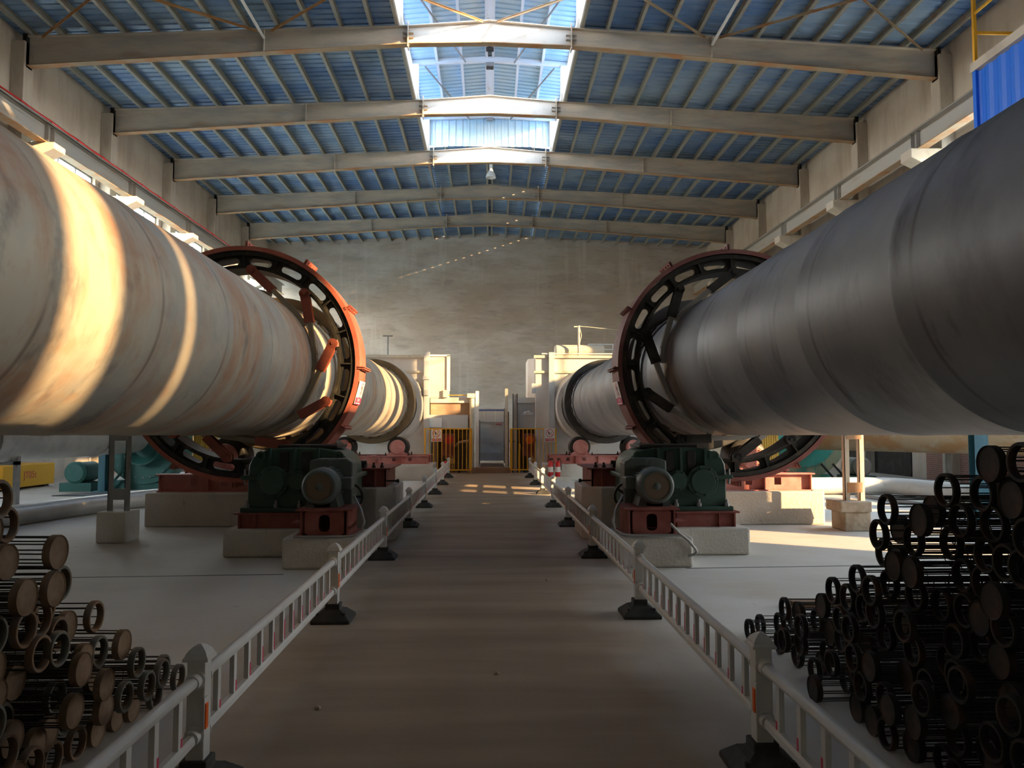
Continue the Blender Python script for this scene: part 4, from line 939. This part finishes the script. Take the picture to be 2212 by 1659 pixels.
def fence(s, xa, xb, y):
    T_ = thing('safety_fence', 'ochre yellow steel bar fence closing off the %s burner' % side(s), 'fence', ((xa+xb)/2, y, 0), 'yellow safety fences')
    m = 'yellow'; z1 = 1.58
    n_ = 11
    for z in (.12, z1): obj('rail', B().box(xa, xb, y-.018, y+.018, z-.02, z+.02), m, T_)
    for i in range(n_+1):
        x = xa+(xb-xa)*i/n_
        obj('bar' if 0 < i < n_ else 'post', B().box(x-.012, x+.012, y-.012, y+.012, .0 if i in (0, n_) else .12, z1), m, T_)
    e_ = xb if s < 0 else xa
    obj('end_panel', B().box(e_-.05, e_+.05, y, y+.02, .12, z1), 'yellow', T_)
    obj('return_rail', B().box((xa if s < 0 else xb)-.02, (xa if s < 0 else xb)+.02, y-.3, y, z1-.02, z1+.02).box((xa if s < 0 else xb)-.02, (xa if s < 0 else xb)+.02, y-.3, y-.27, 0, z1), m, T_)
fence(-1, -2.27, -.66, 27.3); fence(1, .78, 2.36, 27.35)
sign(Vector((-1.88, 27.30, 1.36)), (1, 0, 0), (0, 0, 1), .36, .47, 'white no-open-flame sign hanging on the left yellow fence')
sign(Vector((2.16, 27.30, 1.36)), (1, 0, 0), (0, 0, 1), .36, .47, 'white no-open-flame sign hanging on the right yellow fence')
tag(obj('paper_notice', B().box(-2.2, -1.72, 27.72, 27.74, 1.63, 1.98).box(-2.16, -2.0, 27.715, 27.72, 1.7, 1.92), 'paper'), 'crumpled white paper notice pasted above the left no-flame sign', 'notice')
tag(obj('bottle_holder', B().box(1.2, 1.55, 27.62, 27.72, 2.09, 2.12).cyl((1.25, 27.66, 2.15), (1.45, 27.66, 2.19), .04, n=10).cyl((1.35, 27.66, 2.14), (1.6, 27.66, 2.13), .03, n=8), 'white_steel'), 'small white fittings lying on the right access panel edge', 'fitting')
# burners behind the fences
def burner(s):
    x = s*1.45; y = 27.62; lab = 'red and brown burner with pipework' if s < 0 else 'dark burner with orange-red fan casing'
    T_ = thing('gas_burner', lab+' behind the %s yellow fence' % side(s), 'burner', (x, y, 0), 'gas burners')
    obj('fan_casing', B().cyl((x, y-.08, 1.18), (x, y+.12, 1.18), .24, n=28), 'dark_red', T_, smooth=True)
    obj('impeller_cover', B().lathe([(0, -.02), (.06, -.02), (.1, 0), (.15, 0)], (x, y-.085, 1.18), 'Y', 20), 'ext_red' if s < 0 else 'reflector', T_, smooth=True)
    obj('burner_body', B().box(x-.26, x+.2, y+.12, y+.4, .55, 1.4), 'dark_red', T_, bevel=.02)
    obj('burner_stand', B().box(x-.2, x-.14, y+.1, y+.16, 0, .6).box(x+.1, x+.16, y+.1, y+.16, 0, .6), 'dark_steel', T_)
    obj('gas_pipe', B().tube([(x, y+.2, .8), (x-s*.4, y+.15, 1.1), (x-s*.72, y+.1, 1.14)], .05, 10), 'hood_brown' if s < 0 else 'dark_steel', T_, smooth=True)
    obj('drain_pipe', B().tube([(x-s*.35, y, 1.05), (x-s*.37, y, .5), (x-s*.37, y, 0)], .035, 8), 'dark_steel' if s < 0 else 'yellow', T_, smooth=True)
    obj('valve', B().cyl((x+.12, y-.02, .42), (x+.12, y+.12, .42), .1, n=16).cyl((x+.12, y+.05, .0), (x+.12, y+.05, .6), .03, n=8), 'brace', T_)
burner(-1); burner(1)
# step and gate between the hoods
tag(obj('brown_step', B().box(-1.2, 1.15, 27.45, 31.2, 0, .2) if False else B().box(-.78, .76, 27.40, 27.68, 0, .2).box(-.35, .56, 27.68, 31.2, 0, .2), 'brown_step', bevel=.01), 'low brown step across the end of the aisle', 'step')
T_ = thing('steel_gate', 'reflective grey zinc gate at the end of the aisle', 'gate', (.05, 30.7, .2))
obj('gate_leaf', B().box(-.46, .58, 30.68, 30.72, .3, 1.82), 'gate', T_)
obj('gate_kick_plate', B().box(-.46, .58, 30.65, 30.68, .3, .62), 'panel_grey', T_)
obj('hinge', B().box(-.46, -.40, 30.62, 30.67, .62, .66).box(-.46, -.40, 30.62, 30.67, .40, .44), 'dark_steel', T_)
obj('gate_post', B().box(-.52, -.46, 30.66, 30.76, .2, 2.4), 'grey_steel', T_); obj('gate_post', B().box(.58, .64, 30.66, 30.76, .2, 2.4), 'grey_steel', T_)
obj('top_rail', B().box(-.52, .64, 30.70, 30.76, 1.80, 1.86).box(-.52, .64, 30.70, 30.76, 2.3, 2.36), 'grey_steel', T_)
for i, (a, b2) in enumerate(((-.46, -.22), (-.20, .24), (.26, .58))):
    T_ = thing('notice_board', 'white notice sheet with a blue header above the grey gate, %s of three' % ['leftmost', 'middle', 'rightmost'][i], 'notice board', ((a+b2)/2, 30.64, 1.84), 'notice boards over the gate')
    obj('sheet', B().box(a, b2, 30.63, 30.65, 1.84, 2.28), 'paper', T_); obj('header', B().box(a, b2, 30.628, 30.65, 2.28, 2.34), 'board_blue', T_)
tag(obj('red_notice', B().box(.26, .52, 30.66, 30.68, 1.75, 1.78), 'sign_pink'), 'small red strip notice on the grey gate below the boards', 'notice')

# fire extinguishers
def extinguisher(x, y, label, top=True):
    zb = .13 if top else 0
    T_ = thing('fire_extinguisher', label, 'fire extinguisher', (x, y, zb), 'fire extinguishers')
    obj('cylinder', B().lathe([(0, 0), (.07, 0), (.08, .02), (.08, .40), (.06, .46), (.025, .49), (0, .49)], (x, y, zb), 'Z', 24), 'ext_red', T_, smooth=True)
    obj('label_band', B().lathe([(.082, .14), (.082, .30)], (x, y, zb), 'Z', 24), 'sign_white' if top else 'panel_grey', T_, smooth=True)
    obj('valve_head', B().cyl((x, y, zb+.48), (x, y, zb+.54), .025, n=10).box(x-.02, x+.09, y-.012, y+.012, zb+.53, zb+.56), 'dark_steel', T_)
    obj('hose', B().tube([(x+.03, y-.02, zb+.53), (x+.10, y-.02, zb+.48), (x+.10, y-.02, zb+.2)], .012, 8), 'rubber', T_)
extinguisher(-1.50, 26.2, 'single red fire extinguisher at the end of the left guardrail', False)
tag(obj('concrete_kerb', B().box(1.78, 2.5, 23.25, 23.64, 0, .13), 'concrete'), 'low concrete kerb carrying the pair of fire extinguishers', 'kerb')
extinguisher(1.88, 23.45, 'red fire extinguisher by the far right plinth, left of the pair'); extinguisher(2.10, 23.45, 'red fire extinguisher by the far right plinth, right of the pair')

# ================================================================= GUARDRAILS
def rail_post(s, x, y, lab):
    T_ = thing('guardrail_post', lab, 'post', (x, y, 0), 'guardrail posts')
    w = .041
    obj('post_shaft', B().box(x-w, x+w, y-w, y+w, .13, .585), 'plastic', T_, bevel=.004)
    cb = B(); z = .585
    prof = [(.058, 0), (.058, .012), (.050, .022), (.046, .034), (.036, .048), (.020, .062), (.006, .070)]
    rows = [[cb.bm.verts.new((x+sx2*r_, y+sy2*r_, z+dz)) for sx2, sy2 in ((-1, -1), (1, -1), (1, 1), (-1, 1))] for r_, dz in prof]
    for a, b2 in zip(rows, rows[1:]):
        for i in range(4): cb.bm.faces.new((a[i], a[(i+1) % 4], b2[(i+1) % 4], b2[i]))
    cb.bm.faces.new(rows[0][::-1]); cb.bm.faces.new(rows[-1])
    obj('post_cap', cb, 'plastic', T_)
    bb = B(); q = [(.165, 0), (.165, .028), (.10, .085), (.062, .10), (.062, .145)]
    rows = [[bb.bm.verts.new((x+sx2*r_, y+sy2*r_, dz)) for sx2, sy2 in ((-1, -1), (1, -1), (1, 1), (-1, 1))] for r_, dz in q]
    for a, b2 in zip(rows, rows[1:]):
        for i in range(4): bb.bm.faces.new((a[i], a[(i+1) % 4], b2[(i+1) % 4], b2[i]))
    bb.bm.faces.new(rows[0][::-1]); bb.bm.faces.new(rows[-1])
    obj('rubber_base', bb, 'rubber', T_, bevel=.008)
    for dx, dy in ((.11, -.11), (-.11, -.11)):
        obj('base_bolt', B().cyl((x+dx, y+dy, .03), (x+dx, y+dy, .085), .016, n=8), 'dark_steel', T_)
    for z in (.50, .255):
        for e_ in (-1, 1):
            obj('rail_socket', B().lathe([(0, 0), (.045, 0), (.045, .006*e_), (.034, .012*e_), (.034, .05*e_), (0, .05*e_)], (x, y+e_*w, z), 'Y', 20), 'plastic', T_, smooth=True)
    # orange reflector on the aisle face
    xr = x-s*w
    rf = obj('reflector', B().box(xr, xr-s*.012, y-.052, y-.018, .285, .40), 'reflector', T_, bevel=.004)
    obj('reflector_holder', B().box(xr, xr-s*.006, y-.058, y-.012, .275, .425), 'plastic', T_)
def rail_panel(x, y0, y1, lab):
    T_ = thing('guardrail', lab, 'guardrail', (x, (y0+y1)/2, .25), 'guardrail panels')
    a, b2 = y0+.042, y1-.042
    tb = B(); nn = 16
    prof = [(.030*math.cos(2*PI*i/nn)*(1 if math.sin(2*PI*i/nn) > 0 else .9), .027*math.sin(2*PI*i/nn)) for i in range(nn)]
    tb.prism([(x+p, .50+q) for p, q in prof], a, b2)
    obj('top_rail', tb, 'plastic', T_, smooth=True)
    obj('bottom_rail', B().prism([(x-.022, .235), (x+.022, .235), (x+.022, .262), (x+.012, .275), (x-.012, .275), (x-.022, .262)], a, b2), 'plastic', T_)
    n_ = 12
    for i in range(n_):
        y = y0+(y1-y0)*(i+1)/(n_+1)
        bl = obj('baluster', B().box(x-.012, x+.012, y-.020, y+.020, .27, .48), 'plastic', T_)
        t = 1-abs(i-(n_-1)/2)/((n_-1)/2+.5)
        h = .03+.10*t; zc = .275+.015*t
        obj('reflective_strip', B().box(x-.0135, x+.0135, y+.006, y+.0215, zc, zc+h), 'strip', bl)
for s, x, ys in ((-1, -1.33, [.55]+[3.62+3.06*i for i in range(8)]), (1, 1.32, [.65]+[3.74+3.03*i for i in range(8)])):
    for i, y in enumerate(ys):
        lab = 'white square guardrail post with black foot, %s of the aisle, %s' % (side(s), 'beside the camera' if i == 0 else ORD[i-1]+' in view')
        rail_post(s, x, y, lab)
    for i in range(len(ys)-1):
        lab = 'white barred guardrail panel %s of the aisle, %s' % (side(s), 'running out of the bottom of the frame' if i == 0 else 'between the %s and %s posts in view' % (ORD[i-1], ORD[i]))
        rail_panel(x, ys[i], ys[i+1], lab)

# ================================================================= FILTER CAGES
def cage_wires(L_=3.0, r=.07, n=10):
    bb = B()
    for i in range(n):
        a = 2*PI*(i+.5)/n; bb.cyl((0, r*math.cos(a), r*math.sin(a)), (-L_, r*math.cos(a), r*math.sin(a)), .0034, n=4, caps=False)
    for k in range(1, 8):
        x = -k*L_/8
        ring = [(x, r*.97*math.cos(2*PI*i/16), r*.97*math.sin(2*PI*i/16)) for i in range(17)]
        for a, b2 in zip(ring, ring[1:]): bb.cyl(a, b2, .003, n=4, caps=False)
    return bb
hold = []
def proto(s, mring, mcap):
    """two kinds of cage: one ends in an open collar, one in a closed pan"""
    wm = obj('cage_wires', cage_wires(), 'wire', local=True).data
    rg = B().lathe([(.064, .008), (.067, .013), (.078, .013), (.081, .008), (.081, -.018), (.077, -.022), (.066, -.022), (.064, -.018)], (0, 0, 0), 'X', 28, True)
    ro_ = obj('end_collar', rg, mring, smooth=True, local=True).data
    cp = B().lathe([(0, .004), (.070, .004), (.076, .010), (.078, .006), (.078, -.024), (.074, -.024), (.074, 0), (0, 0)], (0, 0, 0), 'X', 28)
    co_ = obj('end_pan', cp, mcap, smooth=True, local=True).data
    for o in [q for q in C.objects if q.data in (wm, ro_, co_)]: bpy.data.objects.remove(o)
    return wm, ro_, co_
kinds = {-1: [proto(-1, 'cage_rust', 'cage_tan'), proto(-1, 'cage_zinc', 'cage_tan')], 1: [proto(1, 'cage_backlit', 'cage_backlit'), proto(1, 'cage_backlit', 'cage_backlit')]}
def pile(s, xf, prof, y_start, grp):
    """rows of cages; prof: list of far ends (y) for each row from the floor up"""
    rng = random.Random(11+s)
    for k, ymax in enumerate(prof):
        z = .083+.142*k; y = y_start+(.083 if k % 2 else 0); i = 0; row = []
        while y < ymax: row.append(y); y += .166
        for i, y in enumerate(row):
            wm, rm_, cm = kinds[s][rng.randrange(2)]
            closed = rng.random() < (.45 if s < 0 else .34)
            if s > 0 and k > 3 and rng.random() < .05: continue
            nrow = 'bottom row' if k == 0 else '%s row up' % ORD[k]
            lab = '%s-ended wire filter cage in the %s pile, %s, %s from its far end' % ('closed' if closed else 'open', side(s), nrow, ORD[len(row)-1-i])
            o = bpy.data.objects.new('filter_cage', None); C.objects.link(o); tag(o, lab, 'filter cage', grp)
            o.location = (xf+s*(rng.uniform(-.08, .16)+.006*k+(rng.random()*.10 if s > 0 else 0)), y+rng.uniform(-.02, .02), z+(rng.uniform(-.012, .012) if k else 0))
            o.rotation_euler = (rng.uniform(0, 6), rng.uniform(-.008, .008), (0 if s < 0 else PI)+rng.uniform(-.014, .014))
            for nm, me in (('cage_wires', wm), ('end_pan' if closed else 'end_collar', cm if closed else rm_)):
                c = bpy.data.objects.new(nm, me); C.objects.link(c); c.parent = o
pile(-1, -1.94, [4.98, 4.78, 4.42, 4.32, 4.26, 3.86, 3.72, 3.6, 3.48, 3.3], 2.62, 'filter cages in the left pile')
pile(1, 2.02, [6.25, 5.85, 5.45, 4.95, 4.7, 4.42, 4.32, 4.2, 3.95, 3.6, 3.25], 2.62, 'filter cages in the right pile')
tag(obj('timber_plank', B().bar((2.75, 7.0, .04), (4.9, 7.15, .04), .12, .05), 'wood'), 'short brown timber plank on the floor behind the right cage pile', 'plank')
for i, (x, y) in enumerate(((.62, 8.3), (.05, 5.2), (-1.0, 4.6))):
    tag(obj('floor_pebble', B().lathe([(0, 0), (.016, .002), (.02, .01), (.012, .02), (0, .023)], (x, y, 0), 'Z', 7), 'concrete_rust'), 'tiny tan stone on the aisle floor, %s' % ['right of centre, farthest of three', 'near the middle', 'near the left guardrail'][i], 'pebble', 'floor pebbles')
